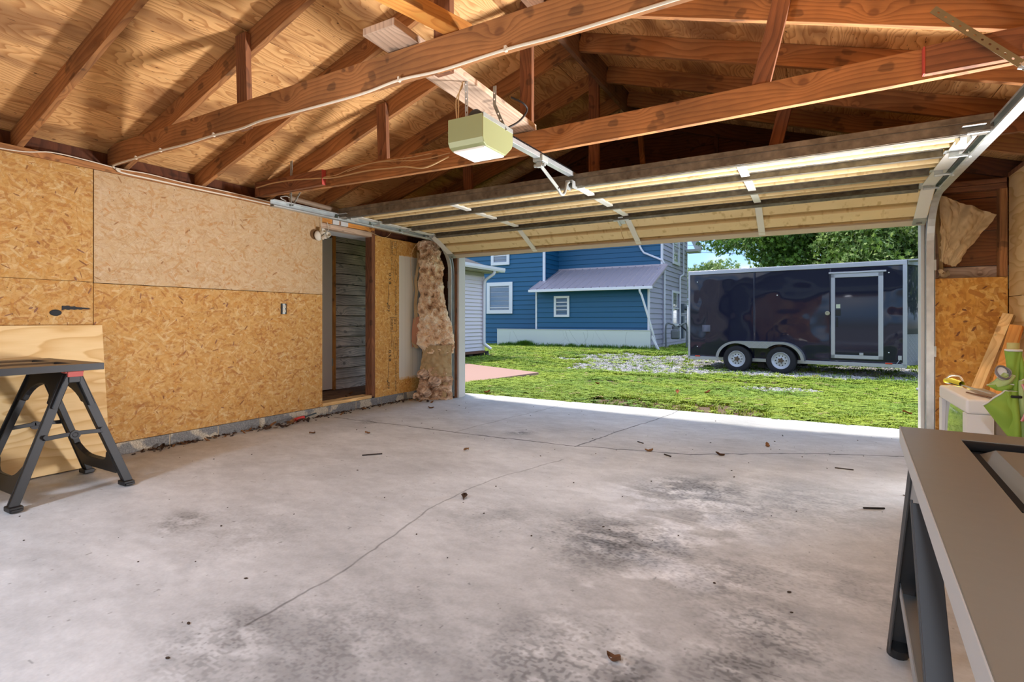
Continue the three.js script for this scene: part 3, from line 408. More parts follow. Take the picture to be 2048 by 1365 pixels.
    if (i === 0) for (const [x, sg] of [[DL + 0.08, -1], [DR - 0.08, 1]]) mesh('top_bracket', merge([place(x, 0.10, 0.035, bx(0.09, 0.004, 0.13, 0.001)), place(x + sg * 0.02, 0.08, 0.06, bx(0.004, 0.055, 0.10, 0.001)), place(x - sg * 0.03, 0.08, 0.06, bx(0.004, 0.055, 0.10, 0.001))]), M.galv, sec);
    if (bot) {
      const hm = mesh('bottom_rail', place((DL + DR) / 2, L - 0.022, 0.012, merge([bx(DR - DL, 0.040, 0.07, 0.006), at(bx(DR - DL, 0.02, 0.012, 0.003), 0, 0.012, -0.04)])), M.hem, sec);
      for (const x of [DL + 0.05, DR - 0.05]) mesh('corner_bracket', place(x, L - 0.05, 0.034, merge([bx(0.09, 0.005, 0.09, 0.001), at(rod(V(-0.02, 0, 0), V(0.02, 0, 0), 0.011, 10), 0, 0.012, 0.02)])), M.galvDull, hm);
      mesh('lift_handle', place(2.91, L * 0.1, 0.045, merge([bx(0.05, 0.006, 0.12, 0.002), at(bx(0.16, 0.012, 0.02, 0.004), 0, 0.012, -0.02), at(bx(0.02, 0.02, 0.1, 0.003), -0.03, 0.01, 0.02)])), M.galv, sec);
      mesh('pull_rope', tube([place(2.86, L * 0.1, 0.05, new THREE.BufferGeometry().setFromPoints([V(0, 0, 0)])).attributes.position].map((p) => [p.getX(0), p.getY(0), p.getZ(0)]).concat([[2.865, 2.0, 0.45], [2.86, 1.93, 0.38], [2.875, 1.86, 0.34]]), 0.004, 20, 6), M.wireTan, sec);
    }
  }
}
// ------------------------------------------------------------------ tracks, hangers, springs
for (const [x, sg, side] of [[0.435, -1, 'left'], [5.445, 1, 'right']]) {
  const t = thing('door_track', side === 'left' ? 'galvanised roller track of the overhead door beside the strand board wall' : 'galvanised roller track of the overhead door beside the pale plywood wall', 'door track');
  const pts = [V(x, 2.068, 2.70), V(x, 2.066, 1.4), V(x, 2.062, 0.46)]; const cz = 0.46, cy = 2.062 - 0.42;
  for (let i = 1; i <= 10; i++) { const a = i / 10 * Math.PI / 2; pts.push(V(x, cy + 0.42 * Math.cos(a), cz - 0.42 * Math.sin(a))); }
  pts.push(V(x, 1.0, 0.04), V(x, 0.02, 0.04));
  const fr = pts.map((p, i) => { const d = (pts[i + 1] ?? p).clone().sub(pts[i - 1] ?? p).normalize(); return { p, n: V(sg, 0, 0), b: V(0, d.z, -d.y).multiplyScalar(1) }; });
  const w = 0.026, hh = 0.031, c = 0.0025;   // C section, open towards the door
  mesh('rail', sweep([[-w, -hh], [w, -hh], [w, hh], [-w, hh], [-w, hh - 0.012], [-w + c, hh - 0.012], [-w + c, hh - c], [w - c, hh - c], [w - c, -hh + c], [-w + c, -hh + c], [-w + c, -hh + 0.012], [-w, -hh + 0.012]], fr), M.galv, t);
  mesh('angle_iron', merge([span(x + sg * 0.032 - 0.002, x + sg * 0.032 + 0.002, 0.02, 2.02, -0.005, 0.07, 0), span(x + sg * 0.034 - 0.02, x + sg * 0.034 + 0.02, 0.02, 2.02, -0.008, -0.003, 0)]), M.galvDull, t);
  for (const y of [0.72, 1.45]) mesh('track_bracket', span(x - 0.012 + sg * 0.03, x + 0.012 + sg * 0.03, y, y + 0.09, 0.0, 0.07, 0.002), M.galv, t);
}
function strapGeo(a, b, width, seg = 1) { // a flat perforated strap from a to b
  a = V(...a); b = V(...b); const L = a.distanceTo(b), sh = new THREE.Shape([new THREE.Vector2(0, -width / 2), new THREE.Vector2(L, -width / 2), new THREE.Vector2(L, width / 2), new THREE.Vector2(0, width / 2)]);
  for (let s = 0.03; s < L - 0.02; s += 0.038) { const h = new THREE.Path(); h.absellipse(s, 0, 0.006, 0.0045, 0, Math.PI * 2); sh.holes.push(h); }
  const g = new THREE.ExtrudeGeometry(sh, { depth: 0.003, bevelEnabled: false, curveSegments: 6 }), d = b.clone().sub(a).normalize(); let n = V(0, 0, 1); if (Math.abs(d.z) > 0.9) n = V(1, 0, 0); const y = n.clone().cross(d).normalize(); n = d.clone().cross(y);
  return g.applyMatrix4(new THREE.Matrix4().makeBasis(d, y, n).setPosition(a));
}
{
  const s = thing('track_hanger', 'perforated steel straps holding up the track over the strand board wall', 'hanger');
  mesh('strap', strapGeo([0.45, 2.07, 2.52], [0.45, 2.49, 2.51], 0.03), M.galvDull, s); mesh('strap', strapGeo([0.45, 2.075, 2.50], [0.452, 2.31, 2.365], 0.026), M.galvDull, s); mesh('strap', beam(V(0.455, 2.292, 2.545), V(0.455, 2.305, 2.36), 0.022, 0.003), M.galvDull, s);
  const q = thing('track_hanger', 'long perforated angle strap slanting down to the other track', 'hanger');
  mesh('strap', strapGeo([5.08, 2.485, 2.585], [5.44, 2.10, 2.585], 0.034), mat(0xa89a78, 0.6, 0.4, { map: T.galv }), q); mesh('bolt', merge([at(cyl(0.012, 0.012, 0.03, 6), 5.395, 2.15, 2.585, Math.PI / 2), at(cyl(0.009, 0.009, 0.05, 8), 5.40, 2.135, 2.585, 0, 0, 1.2)]), M.galv, q);
  for (const [x, lab] of [[0.36, 'brown sleeved extension spring lying along the track by the strand board wall'], [5.52, 'sleeved extension spring behind the track by the plywood wall']]) {
    const e = thing('extension_spring', lab, 'spring'); mesh('sleeve', rod(V(x, 2.165, 2.46), V(x + (x < 1 ? 0.05 : -0.02), 2.105, 0.75), 0.024, 14), mat(0x8a7864, 0.6, 0.2), e); mesh('end_hook', tube([[x, 2.165, 2.45], [x, 2.175, 2.5], [x, 2.15, 2.560], [x, 2.13, 2.50]], 0.005, 16, 6), M.galv, e);
  }
}
// ------------------------------------------------------------------ opener
{
  const o = thing('door_opener', 'olive green garage door opener hanging from the pale ceiling plank', 'garage door opener');
  const x0 = 2.875, x1 = 3.10, z0 = 3.08, z1 = 3.392, yt = 2.108, yb = 1.955;
  const prof = [[z0, yt], [z1, yt], [z1, yb + 0.035], [z1 - 0.012, yb + 0.012], [z1 - 0.035, yb], [z0 + 0.08, yb], [z0 + 0.012, yb + 0.055], [z0, yb + 0.075]];
  const g = plate(prof, x1 - x0, 0.004); at(g, 0, 0, 0, 0, -Math.PI / 2, 0); g.translate((x0 + x1) / 2, 0, 0); const cv = mesh('cover', g, M.openerGreen, o);
  mesh('light_lens', span(x0 + 0.012, x1 - 0.012, yb - 0.012, yb + 0.004, z0 + 0.075, z1 - 0.03, 0.005), new THREE.MeshStandardMaterial({ color: 0xf2efe4, roughness: 0.45, emissive: 0xfff2dc, emissiveIntensity: 0.03 }), o);
  { const L = new THREE.RectAreaLight(0xeef2ff, OPENER_LEVEL, 0.19, 0.19); L.position.set(2.988, yb - 0.02, 3.26); L.lookAt(2.988, 0, 3.26); scene.add(L); }
  mesh('mounting_plate', merge([span(x1 - 0.004, x1 + 0.002, yt - 0.012, yt + 0.012, z0, z1, 0.001), span(x0, x1, yt, yt + 0.004, z0, z1, 0.001)]), M.galvDull, o);
  mesh('hanger_strap', strapGeo([2.935, yt, 3.30], [2.93, 2.37, 3.30], 0.02), M.galv, o);
  mesh('hanger_strap', merge([strapGeo([3.10, 2.09, 3.16], [3.04, 2.24, 3.18], 0.02), strapGeo([3.04, 2.24, 3.18], [3.035, 2.35, 3.17], 0.02)]), M.galvDull, o);
  mesh('motor', at(cyl(0.045, 0.045, 0.09, 18), 2.99, yt + 0.03, 3.26, Math.PI / 2), M.darkMetal, o);
  const rl = mesh('rail', merge([beam(V(2.99, 2.122, 3.08), V(2.96, 2.19, 0.05), 0.032, 0.045, 0.002), beam(V(2.99, 2.142, 3.08), V(2.96, 2.21, 0.05), 0.01, 0.012, 0)]), M.galv, o);
  mesh('chain', merge(Array.from({ length: 60 }, (_, i) => at(bx(0.006, 0.010, 0.014, 0), 3.006 - 0.016 * i / 60, 2.147 + 0.028 * i / 60, 3.06 - i * 0.022))), M.blackPlastic, rl);
  const cr = mesh('trolley', merge([at(bx(0.075, 0.045, 0.09, 0.006), 2.986, 2.118, 2.50), at(bx(0.04, 0.05, 0.03, 0.004), 2.99, 2.085, 2.52), at(cyl(0.012, 0.012, 0.08, 10), 2.99, 2.075, 2.52, 0, 0, Math.PI / 2)]), M.galvDull, o);
  mesh('door_arm', merge([beam(V(2.99, 2.08, 2.515), V(2.985, 1.985, 2.215), 0.03, 0.006, 0.001), tube([[2.985, 1.985, 2.22], [2.985, 1.957, 2.17], [2.985, 1.962, 2.12], [2.985, 2.0, 2.085], [2.985, 2.05, 2.06], [2.985, 2.085, 2.0]], 0.011, 24, 8)]), M.galvDull, o);
  mesh('door_bracket', merge([span(2.955, 2.96, 2.03, 2.09, 1.93, 2.02, 0.001), span(3.01, 3.015, 2.03, 2.09, 1.93, 2.02, 0.001), span(2.955, 3.015, 2.085, 2.09, 1.9, 2.02, 0.001)]), M.galv, o);
  mesh('power_cord', tube([[3.08, yt + 0.01, 3.12], [3.13, 2.17, 3.06], [3.16, 2.24, 3.02], [3.155, 2.27, 3.06], [3.10, 2.30, 3.1]], 0.006, 30, 8), M.blackWire, o);
  mesh('wire', tube([[2.90, yt, 3.34], [2.885, 2.18, 3.33], [2.88, 2.26, 3.32], [2.91, 2.32, 3.31], [2.90, 2.355, 3.3]], 0.0035, 24, 6), M.wireTan, o); mesh('wire', tube([[2.91, yt, 3.345], [2.90, 2.2, 3.33], [2.895, 2.28, 3.32], [2.92, 2.355, 3.31]], 0.0035, 24, 6), M.wireTan, o);
}
// ------------------------------------------------------------------ cables on the trusses and plate
const cableOf = (name, label, pts, r, m, seg = 90) => { const c = mesh(name, tube(pts, r, seg, 7), m); return tag(c, label, 'cable'); };
{
  const c = thing('white_cable', 'white cable stapled along the nearest stained truss chord', 'cable'), P = [[0.02, 2.165, 3.70], [0.05, 2.185, 3.755], [0.372, 2.192, 3.756], [0.7, 2.194, 3.756], [1.008, 2.187, 3.756], [1.32, 2.192, 3.756], [1.598, 2.184, 3.756], [1.8, 2.196, 3.756], [2.1, 2.189, 3.754], [2.582, 2.181, 3.756], [2.85, 2.196, 3.756], [3.1, 2.184, 3.756], [3.45, 2.192, 3.756], [3.7, 2.186, 3.756], [4.0, 2.190, 3.756], [4.35, 2.194, 3.756], [5.0, 2.19, 3.756], [5.9, 2.196, 3.756]];
  mesh('sheath', tube(P, 0.0065, 220, 8), M.cable, c); for (const [x, y] of [[1.32, 2.192], [2.85, 2.196], [3.45, 2.192], [0.372, 2.192], [0.7, 2.194]]) mesh('staple', span(x - 0.006, x + 0.006, y - 0.008, y + 0.016, 3.745, 3.762, 0.001), M.cable, c);
  cableOf('white_cable', 'two thin white cable running along the top plate over the strand board', [[0.02, 2.135, 4.7], [0.02, 2.15, 4.3], [0.02, 2.190, 4.12], [0.022, 2.190, 3.92], [0.022, 2.178, 3.70], [0.022, 2.187, 3.5], [0.022, 2.178, 3.2], [0.022, 2.183, 2.9], [0.022, 2.176, 2.5], [0.02, 2.16, 1.9]], 0.004, M.cable).userData.label = 'thin white cable draped along the top plate above the strand board';
  cableOf('white_cable', 'thicker white cable from the truss end down under the plate', [[0.03, 2.17, 3.73], [0.03, 2.152, 3.69], [0.03, 2.150, 3.5], [0.03, 2.148, 3.1], [0.03, 2.150, 2.75], [0.03, 2.148, 2.48], [0.03, 2.14, 1.85]], 0.007, M.cable);
  const w = [[[2.26, 2.235, 2.555], [2.05, 2.18, 2.575], [1.85, 2.22, 2.560], [1.70, 2.235, 2.545], [1.424, 2.25, 2.545], [1.075, 2.245, 2.545], [0.95, 2.25, 2.560], [0.6, 2.275, 2.585], [0.287, 2.285, 2.585], [0.05, 2.272, 2.585]], [[2.26, 2.265, 2.545], [2.0, 2.25, 2.560], [1.59, 2.30, 2.545], [1.3, 2.30, 2.545], [1.08, 2.265, 2.545], [0.93, 2.26, 2.560]], [[2.8, 2.09, 3.3], [2.6, 2.22, 2.7], [2.3, 2.30, 2.52], [1.9, 2.29, 2.545], [1.5, 2.305, 2.545], [1.2, 2.275, 2.545]]];
  w.forEach((p, i) => cableOf('tan_wire', ['thick tan wire drooping along the red ended truss chord', 'thin tan wire looping over the red ended truss chord', 'slack tan wire from the opener back to the red ended chord'][i], p, i ? 0.0035 : 0.006, M.wireTan));
  cableOf('door_wire', 'thin wire hanging below the track over the printed panel', [[0.06, 2.07, 1.16], [0.05, 2.045, 1.01], [0.05, 2.035, 0.9], [0.05, 2.06, 0.82], [0.06, 2.11, 0.78]], 0.003, M.wireTan, 30);
  cableOf('door_wire', 'thin wire curving down from the track to the white painted patch', [[0.25, 2.06, 0.30], [0.18, 2.02, 0.40], [0.12, 1.93, 0.44], [0.10, 1.80, 0.46], [0.10, 1.62, 0.44], [0.1, 1.4, 0.40]], 0.003, M.wireTan, 30);
}
// ------------------------------------------------------------------ things on the left wall
{
  const l = thing('lamp_holder', 'old white twin porcelain lamp holder dangling beside the doorway', 'lamp holder', [0.0, 1.928, 1.80]);
  mesh('base', at(new THREE.LatheGeometry([[0.001, 0], [0.05, 0], [0.054, 0.006], [0.052, 0.016], [0.040, 0.03], [0.028, 0.036], [0.001, 0.036]].map((p) => new THREE.Vector2(...p)), 28), 0.012, 0.0, 0.045, 0, 0, -Math.PI / 2), M.offWhite, l);
  for (const [y, z, rx] of [[-0.03, 0.02, -0.5], [0.0, -0.05, 0.9], [0.022, 0.03, 0.2]]) { const s = mesh('socket', at(new THREE.LatheGeometry([[0.001, 0], [0.017, 0], [0.022, 0.012], [0.026, 0.05], [0.029, 0.056], [0.023, 0.058], [0.019, 0.03], [0.001, 0.03]].map((p) => new THREE.Vector2(...p)), 20), 0.045, y, z, rx, 0, -1.0), M.offWhite, l); mesh('contact', at(cyl(0.012, 0.012, 0.006, 10), 0.078, y - 0.004, z - 0.01, rx, 0, -1.0), M.blackPlastic, s); }
  mesh('cord', tube([[0.03, 0.045, 0.03], [0.03, 0.09, 0.01], [0.03, 0.14, 0.02], [0.028, 0.19, 0.015]], 0.003, 24, 6), M.offWhite, l); mesh('cord', tube([[0.03, 0.03, -0.02], [0.035, 0.07, -0.07], [0.03, 0.11, -0.08], [0.03, 0.16, -0.06]], 0.003, 24, 6), M.offWhite, l);
  const s = mat(0x6a4a26, 0.9); mesh('scorch_hole', at(cyl(0.05, 0.055, 0.004, 14), 0.001, 0.01, 0.085, 0, 0, Math.PI / 2), s, l);
  const o = thing('wall_outlet', 'bare duplex outlet in the middle of the strand board wall', 'outlet', [0.002, 1.142, 2.257]);
  mesh('cutout', at(bx(0.004, 0.106, 0.066, 0.001), 0, 0, 0), M.blackPlastic, o); mesh('yoke', at(bx(0.006, 0.104, 0.03, 0.002), 0.004, 0, 0), M.galv, o);
  for (const y of [-0.021, 0.021]) { const f = mesh('receptacle', at(new RoundedBoxGeometry(0.012, 0.03, 0.034, 3, 0.006), 0.008, y, 0), M.offWhite, o); mesh('slot', merge([at(bx(0.003, 0.009, 0.0025, 0), 0.0135, y + 0.004, -0.007), at(bx(0.003, 0.007, 0.0025, 0), 0.0135, y + 0.004, 0.007), at(cyl(0.0025, 0.0025, 0.003, 8), 0.0135, y - 0.008, 0, 0, 0, Math.PI / 2)]), M.blackPlastic, f); }
}
// ------------------------------------------------------------------ outdoors: ground, lawn, gravel, patio
const ground = (x, z) => { if (z > 9) return -0.12; let y = -0.035 - 0.135 * smooth(-0.6, -6.5, z) * smooth(-3.5, 0.5, x) + 0.10 * smooth(-8.5, -13.0, z) * smooth(-3.5, 0.5, x) - 0.03 * smooth(-1, -6, z) * (1 - smooth(-3.5, 0.5, x)); return y + 0.02 * (fbm(x * 0.7, z * 0.7, 701, 2) - 0.5); };
const inPoly = (x, z, P) => { let c = false; for (let i = 0, j = P.length - 1; i < P.length; j = i++) if ((P[i][1] > z) !== (P[j][1] > z) && x < (P[j][0] - P[i][0]) * (z - P[i][1]) / (P[j][1] - P[i][1]) + P[i][0]) c = !c; return c; };
const PATIO = [[-6.5, -4.7], [-2.93, -4.92], [-0.21, -3.76], [-0.52, -1.6], [-0.6, -0.55], [-6.5, -0.55]];
const gravelAt = (x, z) => { const n = 0.5 * (fbm(x * 1.3, z * 1.3, 711, 3) - 0.5); const a = Math.abs(z + 0.124 * (x - 4) + 8.0 + n * 2) < 1.5 && x > -0.6 + n * 3 && x < 12 ? 1 : 0; const b = x > -1.9 + n * 4 && x < 3.2 && z < -7.9 + n && z > -11.2 + n * 3 - (x > 1 ? 1 : 0) ? 1 : 0; const c = Math.hypot((x - 4.1) / 0.55, (z + 3.9) / 0.45) + n * 2 < 1 ? 1 : 0; return Math.max(a, b, c); };
const dirtAt = (x, z) => { const n = fbm(x * 1.7, z * 1.7, 721, 4) - 0.5; const a = Math.hypot((x - 2.6) / 2.1, (z + 4.95 + (x - 2.6) * -0.1) / 0.36) + n * 1.6 < 1; const b = Math.hypot((x - 3.1) / 1.1, (z + 0.75) / 0.5) + n * 1.6 < 1; const c = Math.hypot((x - 1.3) / 0.4, (z + 3.4) / 0.3) + n * 1.4 < 0.8; return a || b || c ? 1 : 0; };
{
  const W = 1024, X0 = -16, X1 = 16, Z0 = -24, Z1 = 0;
  const t = dataTex(W, 768, (u, v, c) => { const x = lerp(X0, X1, u), z = lerp(Z0, Z1, v), n = fbm(x * 3, z * 3, 731, 4), f = noise2(x * 25, z * 25, 733); mix3([52, 84, 16], [92, 128, 30], clamp(n * 1.3 - 0.15 + (f - 0.5) * 0.3), c); if (gravelAt(x, z)) mix3([190, 184, 178], [226, 222, 216], f, c); else if (dirtAt(x, z)) mix3([150, 120, 92], [186, 160, 132], f, c); });
  t.wrapS = t.wrapT = THREE.ClampToEdgeWrapping;
  const g = new THREE.PlaneGeometry(32, 24 + 0, 128, 96).rotateX(-Math.PI / 2).translate(0, 0, -12), p = g.attributes.position, uv = g.attributes.uv;
  for (let i = 0; i < p.count; i++) { const x = p.getX(i), z = p.getZ(i); p.setY(i, ground(x, z)); uv.setXY(i, (x - X0) / (X1 - X0), (z - Z0) / (Z1 - Z0)); } g.computeVertexNormals();
  const m = mesh('ground', g, mat(0xa0a0a0, 1, 0, { map: t })); m.userData.kind = 'structure'; m.userData.label = 'yard ground of soil with patches of gravel and bare dirt';
  const ring = mat(0x47552a, 1); const s = structure('field', 'open ground around the yard');
  mesh('field_ground', merge([span(-70, 70, -0.4, -0.16, -90, -23.9, 0), span(-70, -15.9, -0.4, -0.12, -24, 60, 0), span(15.9, 70, -0.4, -0.12, -24, 60, 0)]), ring, s);
  mesh('rear_drive', span(-16, 16, -0.4, -0.12, 8.9, 60, 0), mat(0x8a8780, 1), s);
  const pg = plate(PATIO.map(([x, z]) => [x, -z]), 0.05, 0.004); at(pg, 0, -0.045, 0, -Math.PI / 2); 
  const pa = mesh('patio', pg, mat(0xa58478, 0.9, 0, { bumpMap: T.grain, bumpScale: 0.001 })); pa.userData.kind = 'structure'; pa.userData.label = 'pinkish concrete patio slab beside the drive';
}
{ // grass, clover and gravel: nobody could count them
  const r = rngOf(77), blades = [];
  for (let i = 0; i < 11; i++) { const a = r() * 6.3, l = 0.035 + 0.05 * r(), w = 0.0035 + 0.003 * r(), lean = 0.25 + 0.7 * r(), cx = (r() - 0.5) * 0.06, cz = (r() - 0.5) * 0.06, dx = Math.cos(a), dz = Math.sin(a), P = (s, e) => [cx + dx * lean * l * s * s + -dz * w * e, l * s * (1 - 0.25 * lean * s), cz + dz * lean * l * s * s + dx * w * e]; const q = [P(0, 1), P(0, -1), P(0.55, -0.8), P(0.55, 0.8), P(1, 0)]; const g = new THREE.BufferGeometry(); g.setAttribute('position', new THREE.Float32BufferAttribute([q[0], q[1], q[2], q[0], q[2], q[3], q[3], q[2], q[4]].flat(), 3)); g.setAttribute('uv', new THREE.Float32BufferAttribute(new Float32Array(18), 2)); g.computeVertexNormals(); blades.push(g); }
  const clover = []; for (let i = 0; i < 7; i++) { const h = 0.025 + 0.03 * r(), cx = (r() - 0.5) * 0.09, cz = (r() - 0.5) * 0.09; for (let k = 0; k < 3; k++) { const g = new THREE.CircleGeometry(0.012, 5); at(g, 0.012, 0, 0); at(g, 0, 0, 0, -Math.PI / 2 + 0.3 * (r() - 0.5), 0, 0); at(g, 0, 0, 0, 0, k * 2.1 + i, 0); g.translate(cx, h, cz); clover.push(g); } }
  const gt = merge(blades), gc = merge(clover), gm = mat(0xffffff, 0.75, 0), spots = [];
  const band = (z0, z1, x0, x1, n) => { for (let i = 0; i < n; i++) { const x = lerp(x0, x1, r()), z = lerp(z0, z1, r()); if (inPoly(x, z, PATIO) || gravelAt(x, z) && r() > 0.10 || dirtAt(x, z) && r() > 0.15) continue; if (x > -5.4 && x < -0.6 && z < -13.25 || x < -5.2 && z < -14) continue; if (x < -3.95 && z < -2.5 && z > -7.55) continue; spots.push([x, z]); } };
  band(-2.6, -0.46, -1.2, 6.6, 17000); band(-5.5, -2.6, -4, 8, 17000); band(-9.5, -5.5, -8, 10, 16000); band(-14, -9.5, -12, 9, 15000); band(-22, -14, -9, 12, 6000);
  for (const [name, lab, geo, pick, size] of [['lawn_grass', 'bright green grass of the yard', gt, (i) => i % 4 !== 3, 1], ['lawn_clover', 'clover leaves growing among the grass', gc, (i) => i % 4 === 3, 1]]) {
    const list = spots.filter((_, i) => pick(i)), im = new THREE.InstancedMesh(geo, gm, list.length), o = new THREE.Object3D(), c = new THREE.Color();
    list.forEach(([x, z], i) => { const far = smooth(-3, -12, z), s = (0.8 + 0.6 * r()) * lerp(0.9, 2.0, far) * size; o.position.set(x, ground(x, z) - 0.003, z); o.rotation.set(0, r() * 6.3, 0); o.scale.set(s, s * lerp(0.75, 0.6, far), s); o.updateMatrix(); im.setMatrixAt(i, o.matrix); const n = fbm(x * 1.2, z * 1.2, 741, 3), t = clamp(n * 1.2 - 0.1 + 0.4 * (r() - 0.5)); c.setRGB(lerp(0.11, 0.34, t), lerp(0.23, 0.43, t), lerp(0.012, 0.026, t)); if (r() < 0.03) c.setRGB(0.32, 0.26, 0.10); im.setColorAt(i, c); });
    im.name = name; im.castShadow = im.receiveShadow = true; scene.add(im); tag(im, lab, 'grass', null, 'stuff');
  }
  const st = new THREE.IcosahedronGeometry(0.022, 0).scale(1, 0.6, 0.85), gs = []; for (let i = 0; i < 42000; i++) { const x = lerp(-3, 10, r()), z = lerp(-12.5, -3.3, r()); if (gravelAt(x, z)) gs.push([x, z]); }
  const im = new THREE.InstancedMesh(st, mat(0xffffff, 0.95), gs.length), o = new THREE.Object3D(), c = new THREE.Color(); gs.forEach(([x, z], i) => { const s = 0.5 + r(); o.position.set(x, ground(x, z) + 0.005, z); o.rotation.set(r() * 3, r() * 6, r() * 3); o.scale.setScalar(s); o.updateMatrix(); im.setMatrixAt(i, o.matrix); const v = 0.30 + 0.3 * r(); c.setRGB(v, v * 0.97, v * 0.94); im.setColorAt(i, c); });
  im.name = 'gravel'; im.castShadow = im.receiveShadow = true; scene.add(im); tag(im, 'pale crushed gravel on the drive under the trailer', 'gravel', null, 'stuff');
  // long grass along the skirting of the blue house
  const tall = new THREE.InstancedMesh(gt, gm, 420); for (let i = 0; i < 420; i++) { const clump = i < 150, x = clump ? -5.55 + 0.35 * (r() + r() - 1) : lerp(-6.8, -0.3, r()), z = -13.12 + 0.12 * r(), s = clump ? 2.6 + 2 * r() : 1.6 + 2 * r(); o.position.set(x, ground(x, z), z); o.rotation.set(0, r() * 6.3, 0); o.scale.set(s * 0.8, s, s * 0.8); o.updateMatrix(); tall.setMatrixAt(i, o.matrix); c.setRGB(0.06 + 0.05 * r(), 0.15 + 0.08 * r(), 0.012); tall.setColorAt(i, c); }
  tall.name = 'tall_grass'; tall.castShadow = tall.receiveShadow = true; scene.add(tall); tag(tall, 'long uncut grass against the white skirting panel', 'grass', null, 'stuff');
}
// ------------------------------------------------------------------ blue house
const lapMesh = (parent, x0, x1, y, h, z, m, dirn = 'z') => { // one lap of siding; its face looks along +z, or +x when dirn is 'x'
  const L = x1 - x0, s = new THREE.Shape([new THREE.Vector2(0, 0), new THREE.Vector2(0.036, 0), new THREE.Vector2(0.036, 0.012), new THREE.Vector2(0.008, h + 0.012), new THREE.Vector2(0, h + 0.012)]), g = new THREE.ExtrudeGeometry(s, { depth: L, bevelEnabled: false });
  if (dirn === 'z') { at(g, 0, 0, 0, 0, -Math.PI / 2, 0); g.translate(x1, y, z); } else g.translate(z, y, x0);
  return mesh('siding_board', g, m, parent);
};
const windowOf = (parent, w, h, place, opt = {}) => { // centred, facing +z before placing
  const f = opt.frame ?? 0.09, fr = mesh('window', place(merge([at(bx(w, f, 0.05, 0.004), 0, h / 2 - f / 2, 0), at(bx(w, f, 0.06, 0.004), 0, -h / 2 + f / 2, 0), at(bx(f, h - 2 * f, 0.048, 0), -w / 2 + f / 2, 0, 0), at(bx(f, h - 2 * f, 0.048, 0), w / 2 - f / 2, 0, 0), at(bx(w - 2 * f, 0.035, 0.03, 0.003), 0, opt.rail ?? 0, -0.005)])), opt.mat ?? M.whiteExt, parent);
  mesh('pane', place(at(bx(w - 2 * f + 0.01, h - 2 * f + 0.01, 0.006, 0), 0, 0, -0.018)), M.glass, fr);
  mesh('backing', place(at(bx(w - 2 * f + 0.02, h - 2 * f + 0.02, 0.01, 0), 0, 0, -0.09)), opt.back ?? M.darkHole, fr);
  if (opt.blinds) mesh('blinds', place(merge(Array.from({ length: 22 }, (_, i) => at(bx(w - 2 * f - 0.01, 0.004, 0.024, 0), 0, lerp(h / 2 - f - 0.02, -h / 2 + f + 0.16, i / 21), -0.05, 0.9)))), M.whiteExt, fr);
  if (opt.bars) mesh('sash_bar', place(merge([at(bx(w - 2 * f, 0.03, 0.02, 0), 0, h * 0.2, -0.008), at(bx(w - 2 * f, 0.03, 0.02, 0), 0, -h * 0.16, -0.008)])), M.whiteExt, fr);
  return fr;
};
M.whiteExt = mat(0xdcdce2, 0.55); M.glass = phys(0xffffff, 0.03, 0, { transmission: 1, thickness: 0 }); M.blue = mat(0x0b567c, 0.5); M.greySiding = mat(0xa6a3b4, 0.6); M.skirt = mat(0xb4b8b4, 0.7);
